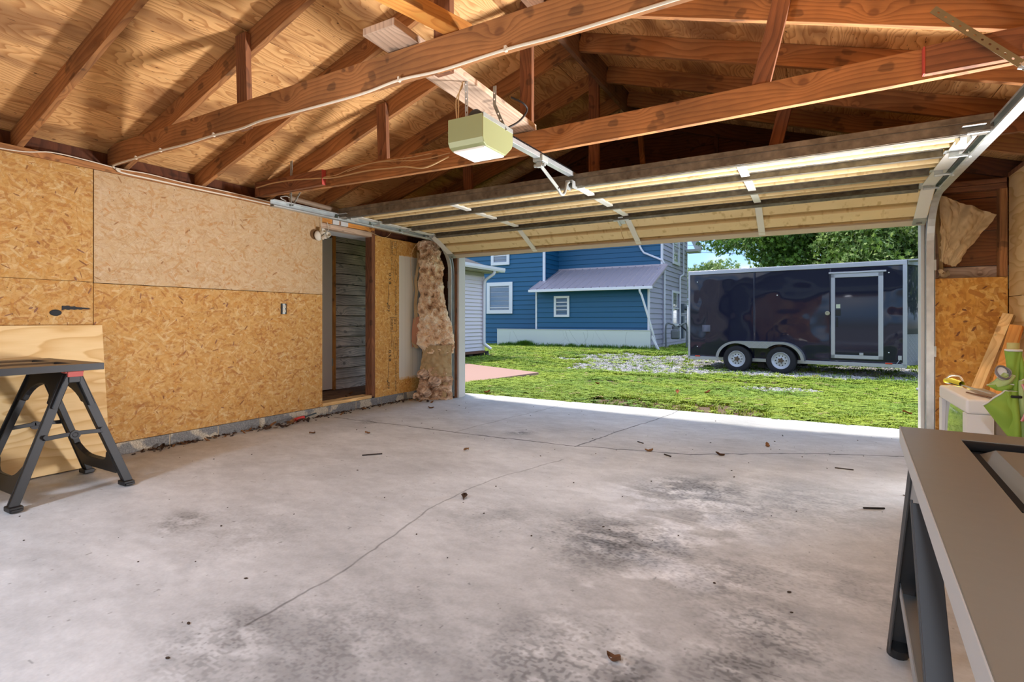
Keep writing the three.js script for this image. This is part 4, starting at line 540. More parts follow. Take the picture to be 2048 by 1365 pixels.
{
  const h = thing('blue_house', 'two storey house with blue lap siding, white trim and a metal roofed lean-to', 'house', [0, 0, 0]);
  const wl = mesh('wall_core', merge([span(-9.5, -5.15, -0.2, 6.0, -20, -14.03, 0), span(-5.3, -0.66, -0.2, 6.0, -20, -15.42, 0), span(-5.23, -0.68, -0.2, 2.35, -15.5, -13.53, 0)]), M.blue, h);
  for (let y = -0.1, i = 0; y < 5; y += 0.197, i++) lapMesh(wl, -9.5, -5.16, y, 0.197, -14.03, M.blue);
  for (let y = -0.05; y < 2.25; y += 0.197) lapMesh(wl, -5.25, -0.68, y, 0.197, -13.53, M.blue);
  for (let y = 3.2; y < 5; y += 0.197) { lapMesh(wl, -5.15, -0.66, y, 0.197, -15.42, M.blue); }
  for (let y = 2.6; y < 5; y += 0.197) lapMesh(wl, -15.4, -14.03, y, 0.197, -5.15, M.blue, 'x');
  for (let y = -0.1; y < 5; y += 0.197) lapMesh(wl, -20, -15.42, y, 0.197, -0.655, M.greySiding, 'x');
  for (let y = -0.1; y < 2.95; y += 0.197) lapMesh(wl, Math.max(-15.42, -15.42), y < 2.2 ? -13.55 : lerp(-13.6, -15.2, clamp((y - 2.15) / 0.9)), y, 0.197, -0.68, M.greySiding, 'x');
  for (const [x0, x1, y0, y1, z0, z1] of [[-5.2, -5.1, 0, 6, -14.05, -13.98], [-5.285, -5.215, 0.5, 2.2, -13.55, -13.48], [-0.70, -0.625, 0.0, 2.25, -13.55, -13.485], [-0.70, -0.62, 3.2, 6, -15.5, -15.38], [-0.70, -0.62, 0, 6, -20.06, -19.98]]) mesh('corner_trim', span(x0, x1, y0, y1, z0, z1, 0.004), M.whiteExt, h);
  // lean-to roof of ribbed metal panels
  const roofM = mat(0xb2a6ac, 0.4, 0.2), rf = mesh('lean_to_roof', span(-5.24, -0.5, 2.16, 2.21, -13.35, -13.08, 0.004), M.whiteExt, h), A = V(0, 2.235, -13.0), B = V(0, 3.19, -15.40), sl = B.clone().sub(A), SL = sl.length(); sl.normalize(); const nn = V(0, -sl.z, sl.y).negate(); if (nn.y < 0) nn.negate();
  const NP = 15, x0 = -5.32, wP = (-0.42 - x0) / NP; for (let i = 0; i < NP; i++) { const prof = [[0, 0], [0.015, 0.03], [0.035, 0.03], [0.05, 0], [wP / 2 - 0.02, 0], [wP / 2, 0.008], [wP / 2 + 0.02, 0], [wP - 0.002, 0], [wP - 0.002, -0.012], [0, -0.012]]; const fr = [A, B].map((p) => ({ p: V(x0 + i * wP, p.y, p.z), n: V(1, 0, 0), b: nn })); mesh('roof_panel', sweep(prof, fr), roofM, rf); }
  mesh('gutter', span(-5.35, -0.40, 2.13, 2.235, -13.08, -12.97, 0.01), M.whiteExt, rf); mesh('flashing', span(-5.15, -0.45, 3.17, 3.24, -15.42, -15.37, 0.004), roofM, rf);
  mesh('gable_infill', at(plate([[0, 0], [1.9, 0], [1.9, 0.85]], 0.03), -0.675, 2.25, -13.45, 0, Math.PI / 2, 0), M.greySiding, rf);
  mesh('rake_trim', beam(V(-0.45, 2.2, -13.02), V(-0.45, 3.16, -15.4), 0.1, 0.03), roofM, rf);
  const zz = (x, y, z) => (g) => g.translate(x, y, z);
  windowOf(h, 1.30, 1.36, zz(-7.285, 1.98, -13.97), { frame: 0.16, blinds: true, rail: -0.42, back: mat(0x8c9698, 0.8) }); windowOf(h, 0.92, 1.2, zz(-7.25, 4.0, -13.97), { frame: 0.13, bars: true, back: mat(0x707a80, 0.8) });
  windowOf(h, 0.66, 0.83, zz(-4.11, 1.56, -13.47), { frame: 0.09, rail: 0.02, bars: true, back: mat(0x3c3634, 0.8) });
  windowOf(h, 1.42, 1.5, (g) => at(g, 0, 0, 0, 0, Math.PI / 2, 0).translate(-0.60, 1.52, -17.6), { frame: 0.1, back: mat(0x6a6866, 0.8) }); windowOf(h, 1.25, 1.6, (g) => at(g, 0, 0, 0, 0, Math.PI / 2, 0).translate(-0.60, 4.2, -17.65), { frame: 0.12, back: mat(0x80807a, 0.8) });
  mesh('main_roof', merge([span(-9.7, -0.3, 5.9, 6.05, -20.4, -13.8, 0)]), mat(0x50505a, 0.9), h);
  const eav = mesh('side_eave', merge([span(-0.68, -0.1, 4.2, 4.32, -20.6, -19.8, 0.01), beam(V(-0.1, 4.26, -20.2), V(-0.6, 5.4, -20.2), 0.3, 0.1)]), M.whiteExt, h);
  const dp = (name, pts, r = 0.04) => mesh(name, tube(pts, r, 40, 8, false, 0.1), M.whiteExt, h);
  dp('downspout', [[-2.0, 5.8, -15.28], [-1.55, 4.2, -15.28], [-1.5, 3.95, -15.3], [-1.35, 3.72, -15.3], [-0.62, 3.38, -15.36], [-0.58, 3.2, -15.5], [-0.58, 1.5, -15.5], [-0.58, 0.15, -15.5]]);
  dp('downspout', [[-0.85, 2.16, -13.0], [-0.85, 2.05, -13.02], [-0.80, 1.9, -13.1], [-0.55, 0.9, -13.3], [-0.35, -0.02, -13.5]]); dp('downspout', [[-0.56, 6, -18.9], [-0.56, 3.1, -18.9], [-0.56, 2.9, -18.2], [-0.56, 0.2, -18.2]]);
  mesh('electric_meter', merge([span(-0.6, -0.46, 1.35, 1.75, -18.9, -18.55, 0.02), at(cyl(0.09, 0.09, 0.1, 18), -0.42, 1.55, -18.72, 0, 0, Math.PI / 2), span(-0.6, -0.5, 0.2, 1.2, -18.9, -18.6, 0.01)]), mat(0x5f6870, 0.5, 0.3), h);
}
{
  const s = thing('skirting_panel', 'long low white skirting panel at the foot of the blue lean-to', 'skirting panel');
  const t = canvasTex(1024, 128, (c, w, h) => { c.fillStyle = '#f0f2f0'; c.fillRect(0, 0, w, h); c.strokeStyle = '#8d9490'; c.lineWidth = 1.2; const r = rngOf(91); for (let i = 0; i < 13; i++) { const x = r() * w; c.globalAlpha = 0.3 + 0.5 * r(); c.beginPath(); c.moveTo(x, r() * 20); c.quadraticCurveTo(x + (r() - 0.4) * 60, h * 0.5, x + (r() - 0.5) * 190, h * (0.7 + 0.3 * r())); c.stroke(); } });
  const g = span(-6.98, -0.54, -0.14, 0.645, -13.33, -13.27, 0.006); const p = g.attributes.position, uv = g.attributes.uv; for (let i = 0; i < p.count; i++) uv.setXY(i, (p.getX(i) + 6.98) / 6.44, (p.getY(i) + 0.14) / 0.79); mesh('panel', g, mat(0xdadedb, 0.7, 0, { map: t }), s);
  mesh('cap_strip', span(-6.98, -0.54, 0.645, 0.66, -13.36, -13.25, 0.003), M.whiteExt, s);
  const b = mesh('leaning_board', beam(V(-0.52, 0.45, -13.35), V(-0.18, -0.06, -13.1), 0.09, 0.02), M.whiteExt); tag(b, 'short white board leaning beside the end of the skirting panel', 'board');
  const gm = thing('gas_meter', 'grey gas meter and pipes low on the grey side wall', 'gas meter', [-0.05, -0.08, -15.0]); mesh('body', merge([at(new RoundedBoxGeometry(0.3, 0.35, 0.28, 3, 0.06), 0, 0.55, 0), at(cyl(0.12, 0.12, 0.1, 16), 0, 0.8, 0)]), mat(0x6d7174, 0.5, 0.3), gm); mesh('pipe', merge([tube([[-0.3, 0, 0.2], [-0.3, 0.9, 0.2], [-0.1, 0.95, 0.1], [0.0, 0.85, 0]], 0.035, 24, 8), tube([[0.1, 0.85, -0.1], [0.2, 0.95, -0.4], [0.3, 0.9, -0.6], [0.3, 0, -0.6]], 0.035, 24, 8)]), mat(0x767a7c, 0.5, 0.3), gm);
  const bi = thing('wheelbarrow', 'old wheelbarrow wheel and handle among weeds beside the trailer', 'wheelbarrow', [0.35, -0.05, -16.6]); mesh('wheel', at(new THREE.TorusGeometry(0.28, 0.04, 8, 28), 0, 0.32, 0, 0, 0.5, 0), mat(0x383634, 0.8), bi); mesh('rim', at(merge([new THREE.TorusGeometry(0.2, 0.02, 6, 24), rod(V(-0.2, 0, 0), V(0.2, 0, 0), 0.012, 6), rod(V(0, -0.2, 0), V(0, 0.2, 0), 0.012, 6)]), 0, 0.32, 0, 0, 0.5, 0), M.whiteExt, bi); mesh('handle', rod(V(-0.55, 0.9, 0.2), V(0.05, 0.3, 0), 0.035, 8), mat(0x2c2c2e, 0.6), bi);
}
// ------------------------------------------------------------------ white outbuilding with gutter
{
  const s = thing('white_outbuilding', 'small white sided outbuilding with gutter and downspout beside the drive', 'outbuilding'), X = -3.95, z0 = -7.55, z1 = -2.6;
  const wm = mat(0xd8d0d8, 0.6), core = mesh('wall_core', span(-8.5, X - 0.02, 0.12, 2.5, z0, z1, 0), wm, s);
  for (let y = 0.13; y < 2.3; y += 0.108) lapMesh(core, z0, z1, y, 0.108, X - 0.02, wm, 'x');
  mesh('corner_trim', span(X - 0.05, X + 0.02, 0.12, 2.32, z0 - 0.02, z0 + 0.09, 0.004), wm, s); mesh('frieze', span(X - 0.02, X + 0.015, 2.3, 2.42, z0, z1, 0.003), mat(0x9c9c90, 0.6), s);
  mesh('sill_board', span(X - 0.06, X + 0.035, 0.05, 0.12, z0 - 0.03, z1, 0.004), mat(0x6e4a38, 0.9), s);
  for (const z of [-7.5, -6.9, -6.3, -5.7]) mesh('pier', span(X - 0.3, X - 0.02, -0.15, 0.06, z - 0.1, z + 0.1, 0.01), mat(0x3c3832, 0.95), s);
  mesh('soffit', span(X - 0.1, X + 0.38, 2.425, 2.44, z0 - 0.25, z1, 0), mat(0x8e8e7c, 0.7), s);
  mesh('gutter', sweep([[0, 0], [0.11, 0], [0.13, 0.05], [0.13, 0.12], [0.12, 0.12], [0.12, 0.055], [0.105, 0.01], [0.01, 0.01], [0.01, 0.11], [0, 0.11]], [z0 - 0.5, z1].map((z) => ({ p: V(X + 0.32, 2.46, z), n: V(1, 0, 0), b: V(0, 1, 0) }))), M.whiteExt, s);
  mesh('fascia', span(X + 0.30, X + 0.325, 2.43, 2.6, z0 - 0.3, z1, 0.002), M.whiteExt, s);
  mesh('roof', at(bx(5, 0.05, 5.6, 0.004), -6.1, 3.4, -5.15, 0, 0, -0.36), mat(0x3e3c3e, 0.9), s);
  mesh('downspout', tube([[X + 0.40, 2.46, z0 + 0.05], [X + 0.38, 2.38, z0 + 0.05], [X + 0.12, 2.22, z0 + 0.07], [X + 0.07, 2.05, z0 + 0.08], [X + 0.06, 0.5, z0 + 0.08], [X + 0.07, 0.32, z0 + 0.07], [X + 0.24, 0.17, z0 - 0.02]], 0.045, 60, 8, false, 0.2), M.whiteExt, s);
  mesh('drain_pipe', tube([[X + 0.10, 0.08, z0], [X + 0.09, -0.03, z0 - 0.05], [X + 0.22, -0.05, z0 - 0.02]], 0.06, 14, 10), mat(0x55555a, 0.6), s);
}
// ------------------------------------------------------------------ trailer
{
  const L = 4.296, H0 = 0.275, H1 = 2.375, D = 2.05, G = -0.172;
  const t = thing('cargo_trailer', 'dark navy enclosed cargo trailer with two wheels and a framed side door', 'trailer', [1.897, G, -7.807], -7.15 * Math.PI / 180);
  const navy = phys(0x090c26, 0.55, 0.0, { clearcoat: 0.75, clearcoatRoughness: 0.04, specularIntensity: 0.3 }), alu = mat(0xa9acb4, 0.35, 0.6);
  // skin: gently buckled sheets
  const buckle = (u, v, s) => 0.030 * (fbm(u * 4.5, v * 2.6, s, 3) - 0.5) + (u > 0.86 ? 0.010 * (fbm(u * 18, v * 3.2, s + 5, 2) - 0.5) : 0) + (u < 0.1 ? 0.006 * (fbm(u * 20, v * 3, s + 9, 2) - 0.5) : 0);
  const sk = mesh('body', span(0.02, L - 0.02, H0 + 0.02, H1 - 0.02, -D, -0.02, 0), navy, t);
  for (const [a, b] of [[0.0, 0.35], [0.35, 0.70], [0.70, 1.0]]) mesh('side_sheet', grid(60, 50, (u, v) => { const U = lerp(a, b, u); return V(U * L, lerp(H0 + 0.04, H1 - 0.05, v), 0.004 + buckle(U, v, 811)); }, 0.01), navy, t);
  const nose = mesh('front_wall', grid(24, 30, (u, v) => V(L + 0.55 * Math.sin(u * Math.PI) * 0.6, lerp(H0 + 0.04, H1 - 0.05, v), -u * D), 0.02), navy, t);
  const tread = mat(0x8a8d94, 0.4, 0.6, { bumpMap: T.tread, bumpScale: 0.003 });
  { const g = grid(16, 6, (u, v) => V(L + 0.012 + 0.55 * Math.sin(u * Math.PI) * 0.6, lerp(H0 + 0.02, H0 + 0.64, v), 0.005 - u * D), 0.004), uv = g.attributes.uv; for (let i = 0; i < uv.count; i++) uv.setXY(i, uv.getX(i) * 3, uv.getY(i)); mesh('stone_guard', g, tread, t); }
  const fr = mesh('frame_trim', merge([span(-0.015, L + 0.015, H1 - 0.075, H1 + 0.015, -0.03, 0.022, 0.006), span(-0.015, L + 0.015, H0 - 0.03, H0 + 0.045, -0.03, 0.02, 0.004), span(-0.015, 0.035, H0, H1, -0.03, 0.02, 0.004), span(L - 0.05, L + 0.02, H0, H1, -0.03, 0.02, 0.004), sweep([[0, 0], [0.03, 0], [0.03, 0.09], [0, 0.09]], Array.from({ length: 12 }, (_, i) => { const u = i / 11; return { p: V(L + 0.55 * Math.sin(u * Math.PI) * 0.6, H1 - 0.075, -u * D), n: V(1, 0, 0), b: V(0, 1, 0) }; }))]), alu, t);
  mesh('roof', span(-0.01, L + 0.2, H1, H1 + 0.03, -D, -0.02, 0.005), mat(0x9a9ca0, 0.4, 0.4), t);
  // side door
  const d = mesh('side_door', span(3.06, 3.89, H0 + 0.16, H1 - 0.24, 0.004, 0.028, 0.003), navy, t), dx0 = 3.02, dx1 = 3.93, dy0 = H0 + 0.12, dy1 = H1 - 0.2;
  mesh('door_frame', merge([span(dx0, dx0 + 0.075, dy0, dy1, 0.012, 0.042, 0.006), span(dx1 - 0.085, dx1, dy0, dy1, 0.012, 0.042, 0.006), span(dx0, dx1, dy0, dy0 + 0.075, 0.012, 0.042, 0.006), span(dx0, dx1, dy1 - 0.085, dy1, 0.012, 0.042, 0.006), span(dx0 - 0.04, dx1 + 0.05, dy1, dy1 + 0.035, 0.01, 0.06, 0.004)]), alu, d);
  mesh('latch', merge([at(bx(0.09, 0.13, 0.02, 0.006), 3.15, 1.36, 0.036), at(bx(0.03, 0.20, 0.02, 0.006), 3.13, 1.16, 0.034)]), M.blackPlastic, d); mesh('sticker', at(bx(0.075, 0.085, 0.002, 0), 3.15, 1.49, 0.03), mat(0xb5b8a2, 0.6), d);
  mesh('floor_catch', at(bx(0.07, 0.055, 0.02, 0.004), 3.56, dy0 + 0.10, 0.045), alu, d);
  mesh('lock', merge([at(cyl(0.045, 0.045, 0.02, 20), 2.955, 1.345, 0.025, Math.PI / 2), at(new THREE.TorusGeometry(0.028, 0.008, 6, 16), 2.955, 1.345, 0.04)]), mat(0xa8a28e, 0.4, 0.5), t);
  mesh('vent_scoop', grid(12, 10, (u, v) => V(0.42 + 0.16 * (u - 0.5) * 2 * 0.6, 0.92 + 0.16 * v, 0.012 + 0.08 * Math.sin(u * Math.PI) * Math.cos(v * 1.5)), 0.004), mat(0x50505c, 0.5), t);
  const red = mat(0xc43a1c, 0.4), wp = mat(0xe8e8e8, 0.4); for (const x of [0.22, 4.02]) mesh('marker_light', span(x - 0.06, x + 0.06, H0 + 0.035, H0 + 0.065, 0.015, 0.035, 0.006), red, t);
  for (const [x, y] of [[0.21, H1 - 0.25], [4.02, H1 - 0.22], [0.21, H0 + 0.28], [4.02, H0 + 0.27], [1.98, H1 - 0.62]]) mesh('rivet_light', at(new THREE.SphereGeometry(0.013, 10, 8), x, y, 0.014), wp, t);
  mesh('wall_pin', merge([at(bx(0.06, 0.09, 0.015, 0.003), 4.20, H0 + 0.17, 0.02), rod(V(4.2, H0 + 0.14, 0.025), V(4.14, H0 + 0.03, 0.03), 0.006, 6)]), alu, t);
  // fender over the tandem wheels
  const CX = [1.167, 2.085], R = 0.305, CY = R + 0.0;
  const outer = []; for (let i = 0; i <= 14; i++) { const a = Math.PI - i / 14 * Math.PI / 2 * 0.98 - 0.0; outer.push([CX[0] + 0.46 * Math.cos(a) - 0.0, CY + 0.01 + 0.40 * Math.sin(a)]); } for (let i = 0; i <= 14; i++) { const a = Math.PI / 2 - i / 14 * Math.PI / 2; outer.push([CX[1] + 0.46 * Math.cos(a), CY + 0.01 + 0.40 * Math.sin(a)]); }
  const inner = []; for (let i = 0; i <= 14; i++) { const a = i / 14 * Math.PI * 0.74; inner.push([CX[1] + 0.40 * Math.cos(a), CY + 0.36 * Math.sin(a)]); } for (let i = 0; i <= 14; i++) { const a = Math.PI * 0.26 + i / 14 * Math.PI * 0.74; inner.push([CX[0] + 0.40 * Math.cos(a), CY + 0.36 * Math.sin(a)]); }
  const ft = mat(0x94979c, 0.4, 0.6, { bumpMap: T.tread, bumpScale: 0.002 }); { const g = plate([...outer, ...inner], 0.012).translate(0, 0, 0.235); const p = g.attributes.position, uv = g.attributes.uv; for (let i = 0; i < p.count; i++) uv.setXY(i, p.getX(i) * 1.5, p.getY(i) * 1.5); mesh('fender', merge([g, sweep([[0, 0], [0.012, 0], [0.012, 0.24], [0, 0.24]], outer.map((q, i) => { const a = outer[Math.max(0, i - 1)], b = outer[Math.min(outer.length - 1, i + 1)], n = V(b[1] - a[1], -(b[0] - a[0]), 0).normalize(); return { p: V(q[0], q[1], 0.0), n, b: V(0, 0, 1) }; }))]), ft, t); }
  mesh('axle_beam', merge([span(0.9, 2.4, 0.2, 0.29, -0.3, -0.12, 0.01), span(1.55, 1.7, 0.1, 0.26, -0.25, -0.1, 0.01), rod(V(CX[0], R, -1.9), V(CX[0], R, 0), 0.04, 10), rod(V(CX[1], R, -1.9), V(CX[1], R, 0), 0.04, 10)]), mat(0x2a2422, 0.8), t);
  const rub = mat(0x1a1a1f, 0.85), rimM = mat(0xb4b8bf, 0.4, 0.35), hole = mat(0x101014, 0.9), hubM = mat(0x5c4c3c, 0.7, 0.3);
  const tyre = new THREE.LatheGeometry([[0.185, -0.09], [0.215, -0.105], [0.28, -0.10], [0.301, -0.08], [R, -0.05], [R, 0.05], [0.301, 0.08], [0.28, 0.10], [0.215, 0.105], [0.185, 0.09]].map((p) => new THREE.Vector2(...p)), 56);
  const rim = new THREE.LatheGeometry([[0.188, -0.08], [0.19, 0.095], [0.176, 0.098], [0.17, 0.075], [0.14, 0.06], [0.135, 0.05], [0.075, 0.055], [0.07, 0.065], [0.045, 0.065], [0.001, 0.05]].map((p) => new THREE.Vector2(...p)), 48);
  for (const zz of [0.12, -D - 0.1]) for (const x of CX) { const w = new THREE.Group(); w.name = 'wheel'; w.position.set(x, R, zz); w.rotation.x = Math.PI / 2; t.add(w); mesh('tyre', tyre, rub, w); mesh('rim', rim, rimM, w); mesh('hub', merge([at(cyl(0.038, 0.045, 0.045, 14), 0, 0.075, 0), ...Array.from({ length: 5 }, (_, i) => at(cyl(0.013, 0.013, 0.03, 6), 0.056 * Math.cos(i * 1.257), 0.068, 0.056 * Math.sin(i * 1.257)))]), hubM, w); mesh('rim_hole', merge(Array.from({ length: 10 }, (_, i) => at(cyl(0.0125, 0.0125, 0.006, 10), 0.106 * Math.cos(i * 0.628), 0.056, 0.106 * Math.sin(i * 0.628)))), hole, w); }
  mesh('coupler', merge([beam(V(L + 0.2, 0.33, -0.4), V(L + 1.2, 0.33, -D / 2), 0.1, 0.06), beam(V(L + 0.2, 0.33, -D + 0.4), V(L + 1.2, 0.33, -D / 2), 0.1, 0.06), rod(V(L + 1.15, -0.0, -D / 2), V(L + 1.15, 0.7, -D / 2), 0.035, 10)]), mat(0x2a2a2e, 0.6, 0.3), t);
}
{
  const p = thing('planter', 'pale grey plastic planter pot on the grass by the right jamb', 'planter', [5.84, -0.07, -2.5], 0.15);
  mesh('pot', new THREE.LatheGeometry([[0.001, 0], [0.095, 0], [0.125, 0.16], [0.12, 0.16], [0.092, 0.01], [0.001, 0.012]].map((q) => new THREE.Vector2(...q)), 32).scale(1, 1.5, 1), mat(0x77787c, 0.6), p); mesh('rim', at(new THREE.TorusGeometry(0.14, 0.014, 8, 36), 0, 0.24, 0, Math.PI / 2), mat(0x93949a, 0.5), p);
}
// ------------------------------------------------------------------ trees
{
  const r = rngOf(99), leaf = (() => { const P = []; for (let i = 0; i < 10; i++) { const a = i / 10 * Math.PI * 2, q = i % 2 ? 0.45 : i === 5 ? 0.5 : 1; P.push(new THREE.Vector2(q * Math.cos(a), q * Math.sin(a))); } const g = new THREE.ShapeGeometry(new THREE.Shape(P)); const p = g.attributes.position; for (let i = 0; i < p.count; i++) p.setZ(i, 0.25 * Math.hypot(p.getX(i), p.getY(i))); g.computeVertexNormals(); return g; })();
  const lm = phys(0xffffff, 0.7, 0, { transmission: 0.35, thickness: 0 }), bark = mat(0x3c3026, 0.95);
  const tree = (name, label, x, z, h, blobs, n, size, dark, light) => {
    const t = thing(name, label, 'tree', [x, -0.18, z]); const tr = [rod(V(0, 0, 0), V(0.1, h * 0.45, 0), 0.15, 12, 0.10)]; for (const [bx_, by, bz] of blobs) tr.push(rod(V(0.1, h * 0.4, 0), V(bx_ * 0.7, by, bz * 0.7), 0.05, 8, 0.02)); mesh('trunk', merge(tr), bark, t);
    const im = new THREE.InstancedMesh(leaf, lm, n), o = new THREE.Object3D(), c = new THREE.Color(); const W = blobs.map((b) => b[3] ** 2), S = W.reduce((a, b) => a + b);
    for (let i = 0; i < n; i++) { let k = r() * S, b = 0; while ((k -= W[b]) > 0 && b < blobs.length - 1) b++; const [X, Y, Z, R] = blobs[b]; let u = V(r() * 2 - 1, r() * 2 - 1, r() * 2 - 1); while (u.length() > 1) u.set(r() * 2 - 1, r() * 2 - 1, r() * 2 - 1); const l = u.length(); u.multiplyScalar((0.55 + 0.45 * l) * (0.8 + 0.4 * noise2(u.x * 3 + b * 7, u.y * 3 + u.z * 2, 905)) * R / Math.max(l, 0.3) * Math.pow(l, 0.6)); o.position.set(X + u.x, Y + u.y * 0.8, Z + u.z); o.rotation.set(-1.2 + r() * 1.6 - 0.4, r() * 6.3, r() * 6.3); o.scale.setScalar(size * (0.7 + 0.6 * r())); o.updateMatrix(); im.setMatrixAt(i, o.matrix); const q = clamp(0.55 * noise2(o.position.x * 0.9 + x, o.position.y * 0.9 + o.position.z, 907) + 0.5 * r()); c.setRGB(lerp(dark[0], light[0], q), lerp(dark[1], light[1], q), lerp(dark[2], light[2], q)); im.setColorAt(i, c); }
    im.name = 'foliage'; im.userData.kind = 'stuff'; im.castShadow = im.receiveShadow = true; t.add(im);
  };
  const B = (n, w, y0, y1, d, R) => Array.from({ length: n }, () => [(r() - 0.5) * w, lerp(y0, y1, r()), (r() - 0.5) * d, R * (0.7 + 0.6 * r())]);
  tree('maple_tree', 'broad maple tree with dark green leaves rising over the trailer', 5.2, -20.5, 9, B(18, 8, 3.2, 6.0, 4, 1.3), 26000, 0.10, [0.03, 0.11, 0.01], [0.26, 0.46, 0.03]);
  tree('maple_tree', 'tall maple tree at the right behind the trailer by the door jamb', 9.4, -19.2, 9, B(18, 7.5, 3.0, 6.0, 4, 1.3), 26000, 0.10, [0.03, 0.10, 0.01], [0.30, 0.46, 0.03]);
  tree('young_tree', 'smaller pale green tree between the house and the maple', 0.2, -27, 5.5, B(9, 4.2, 2.6, 3.9, 3, 1.0), 11000, 0.10, [0.10, 0.2, 0.04], [0.36, 0.5, 0.10]);
  tree('far_tree', 'distant loose tree behind the maples', 5.6, -31, 9, B(12, 9, 3.6, 8.2, 4, 1.8), 14000, 0.12, [0.10, 0.2, 0.04], [0.4, 0.52, 0.10]);
  tree('side_tree', 'leafy tree beyond the nose of the trailer, out past the right jamb', 15.5, -10.5, 7, B(14, 5, 1.0, 6.0, 7, 1.5), 12000, 0.14, [0.03, 0.10, 0.01], [0.24, 0.40, 0.03]);
  tree('hedge_bush', 'low bushy shrub on the far side of the gravel drive', 7.5, -17.0, 2.2, B(9, 7, 0.7, 1.6, 1.6, 0.8), 9000, 0.08, [0.05, 0.14, 0.02], [0.24, 0.38, 0.04]);
}
{ const w = tag(mesh('overhead_wire', merge([tube([[-4, 5.0, -24], [6, 4.4, -26], [20, 5.4, -28]], 0.012, 30, 5), tube([[-4, 5.35, -24], [6, 4.75, -26], [20, 5.7, -28]], 0.012, 30, 5)]), M.blackPlastic), 'thin utility wires crossing the sky beyond the house', 'wire'); }
// ------------------------------------------------------------------ plywood offcut leaning on the left wall
{
  const a = V(0.205, 0.008, 3.835), top = V(0.032, 0.993, 3.812), d = top.clone().sub(a), W = 2.44, g = bx(0.018, d.length(), W, 0.002, 'z', 2.44, 1.22, 0.4, 0.1), y = d.clone().normalize(), z = V(0.0, 0, 1), x = y.clone().cross(z).normalize();
  const m = new THREE.Matrix4().makeBasis(x, y, z); m.setPosition(a.clone().add(top).multiplyScalar(0.5).addScaledVector(z, W / 2 + 0.01).addScaledVector(x, 0.0)); const p = mesh('plywood_sheet', g.applyMatrix4(m), M.plyPale); tag(p, 'pale plywood sheet leaning against the strand board wall behind the folding sawhorse', 'plywood');
}
// ------------------------------------------------------------------ folding plastic sawhorse, left
{
  const t = thing('sawhorse', 'black folding plastic sawhorse carrying the black slab by the plywood sheet', 'sawhorse', [0.605, 0, 4.305]), P = M.blackPlastic;
  const H = 0.722, tilt = Math.atan2(0.262, H), SL = H / Math.cos(tilt);
  for (const s of [1, -1]) { // each side: two legs joined by an arched head and a low cross bar, tilted out from the top
    const put = (g) => g.rotateX(-s * tilt).translate(0, H, 0), ytop = 0, yb = -SL;
    const leg = (sx) => merge([put(beam(V(sx * 0.215, ytop - 0.02, s * 0.012), V(sx * 0.252, yb + 0.02, s * 0.012), 0.05, 0.022, 0.004, Math.PI / 2 * 0)), put(beam(V(sx * 0.232, ytop - 0.02, s * 0.02), V(sx * 0.275, yb + 0.02, s * 0.02), 0.014, 0.046, 0.003)), put(beam(V(sx * 0.196, ytop - 0.06, s * 0.018), V(sx * 0.232, yb + 0.02, s * 0.018), 0.012, 0.034, 0.003))]);
    for (const sx of [1, -1]) { const l = mesh('leg', leg(sx), P, t); mesh('foot', put(merge([at(bx(0.085, 0.028, 0.06, 0.006), sx * 0.262, yb + 0.016, s * 0.012, s * tilt), at(bx(0.03, 0.012, 0.05, 0.003), sx * 0.30, yb + 0.012, s * 0.012, s * tilt)])), P, l); }
    const A = []; A.push([-0.26, -0.005], [0.26, -0.005], [0.262, -0.21]); for (let i = 0; i <= 12; i++) { const a = i / 12 * Math.PI; A.push([0.17 * Math.cos(a), -0.19 + 0.11 * Math.sin(a)]); } A.push([-0.262, -0.21]);
    mesh('arched_head', put(plate(A, 0.03, 0.004).translate(0, 0, s * 0.018)), P, t);
    const C = [[-0.235, yb + 0.10], [-0.20, yb + 0.08], [0.20, yb + 0.08], [0.235, yb + 0.10], [0.235, yb + 0.24]]; for (let i = 0; i <= 12; i++) { const u = i / 12; C.push([lerp(0.20, -0.20, u), yb + 0.155 + 0.07 * Math.pow(Math.abs(2 * u - 1), 4)]); } C.push([-0.235, yb + 0.24]);
    mesh('cross_bar', put(plate(C, 0.03, 0.004).translate(0, 0, s * 0.014)), P, t);
  }
  for (const sx of [1, -1]) { const x = sx * 0.272, y = 0.375, w = 0.125, sp = mesh('spreader', merge([at(bx(0.008, 0.024, w + 0.02, 0.003), x, y - 0.004, w / 2 + 0.004, 0.06), at(bx(0.008, 0.024, w + 0.02, 0.003), x, y - 0.004, -w / 2 - 0.004, -0.06)]), P, t); mesh('pivot', merge([at(cyl(0.026, 0.026, 0.012, 18), x + sx * 0.003, y - 0.008, 0, 0, 0, Math.PI / 2), at(new THREE.TorusGeometry(0.013, 0.003, 6, 16), x + sx * 0.009, y - 0.008, 0, 0, Math.PI / 2), at(cyl(0.012, 0.012, 0.012, 10), x, y, w + 0.01, 0, 0, Math.PI / 2), at(cyl(0.012, 0.012, 0.012, 10), x, y, -w - 0.01, 0, 0, Math.PI / 2)]), P, sp); }
  mesh('top_beam', span(-0.27, 0.27, H - 0.055, H + 0.004, -0.03, 0.03, 0.006), P, t); mesh('red_end_pad', merge([span(0.215, 0.27, H + 0.002, H + 0.012, -0.045, 0.045, 0.003), span(0.262, 0.276, H - 0.02, H + 0.012, -0.04, 0.035, 0.003)]), mat(0xb35048, 0.6), t);
}
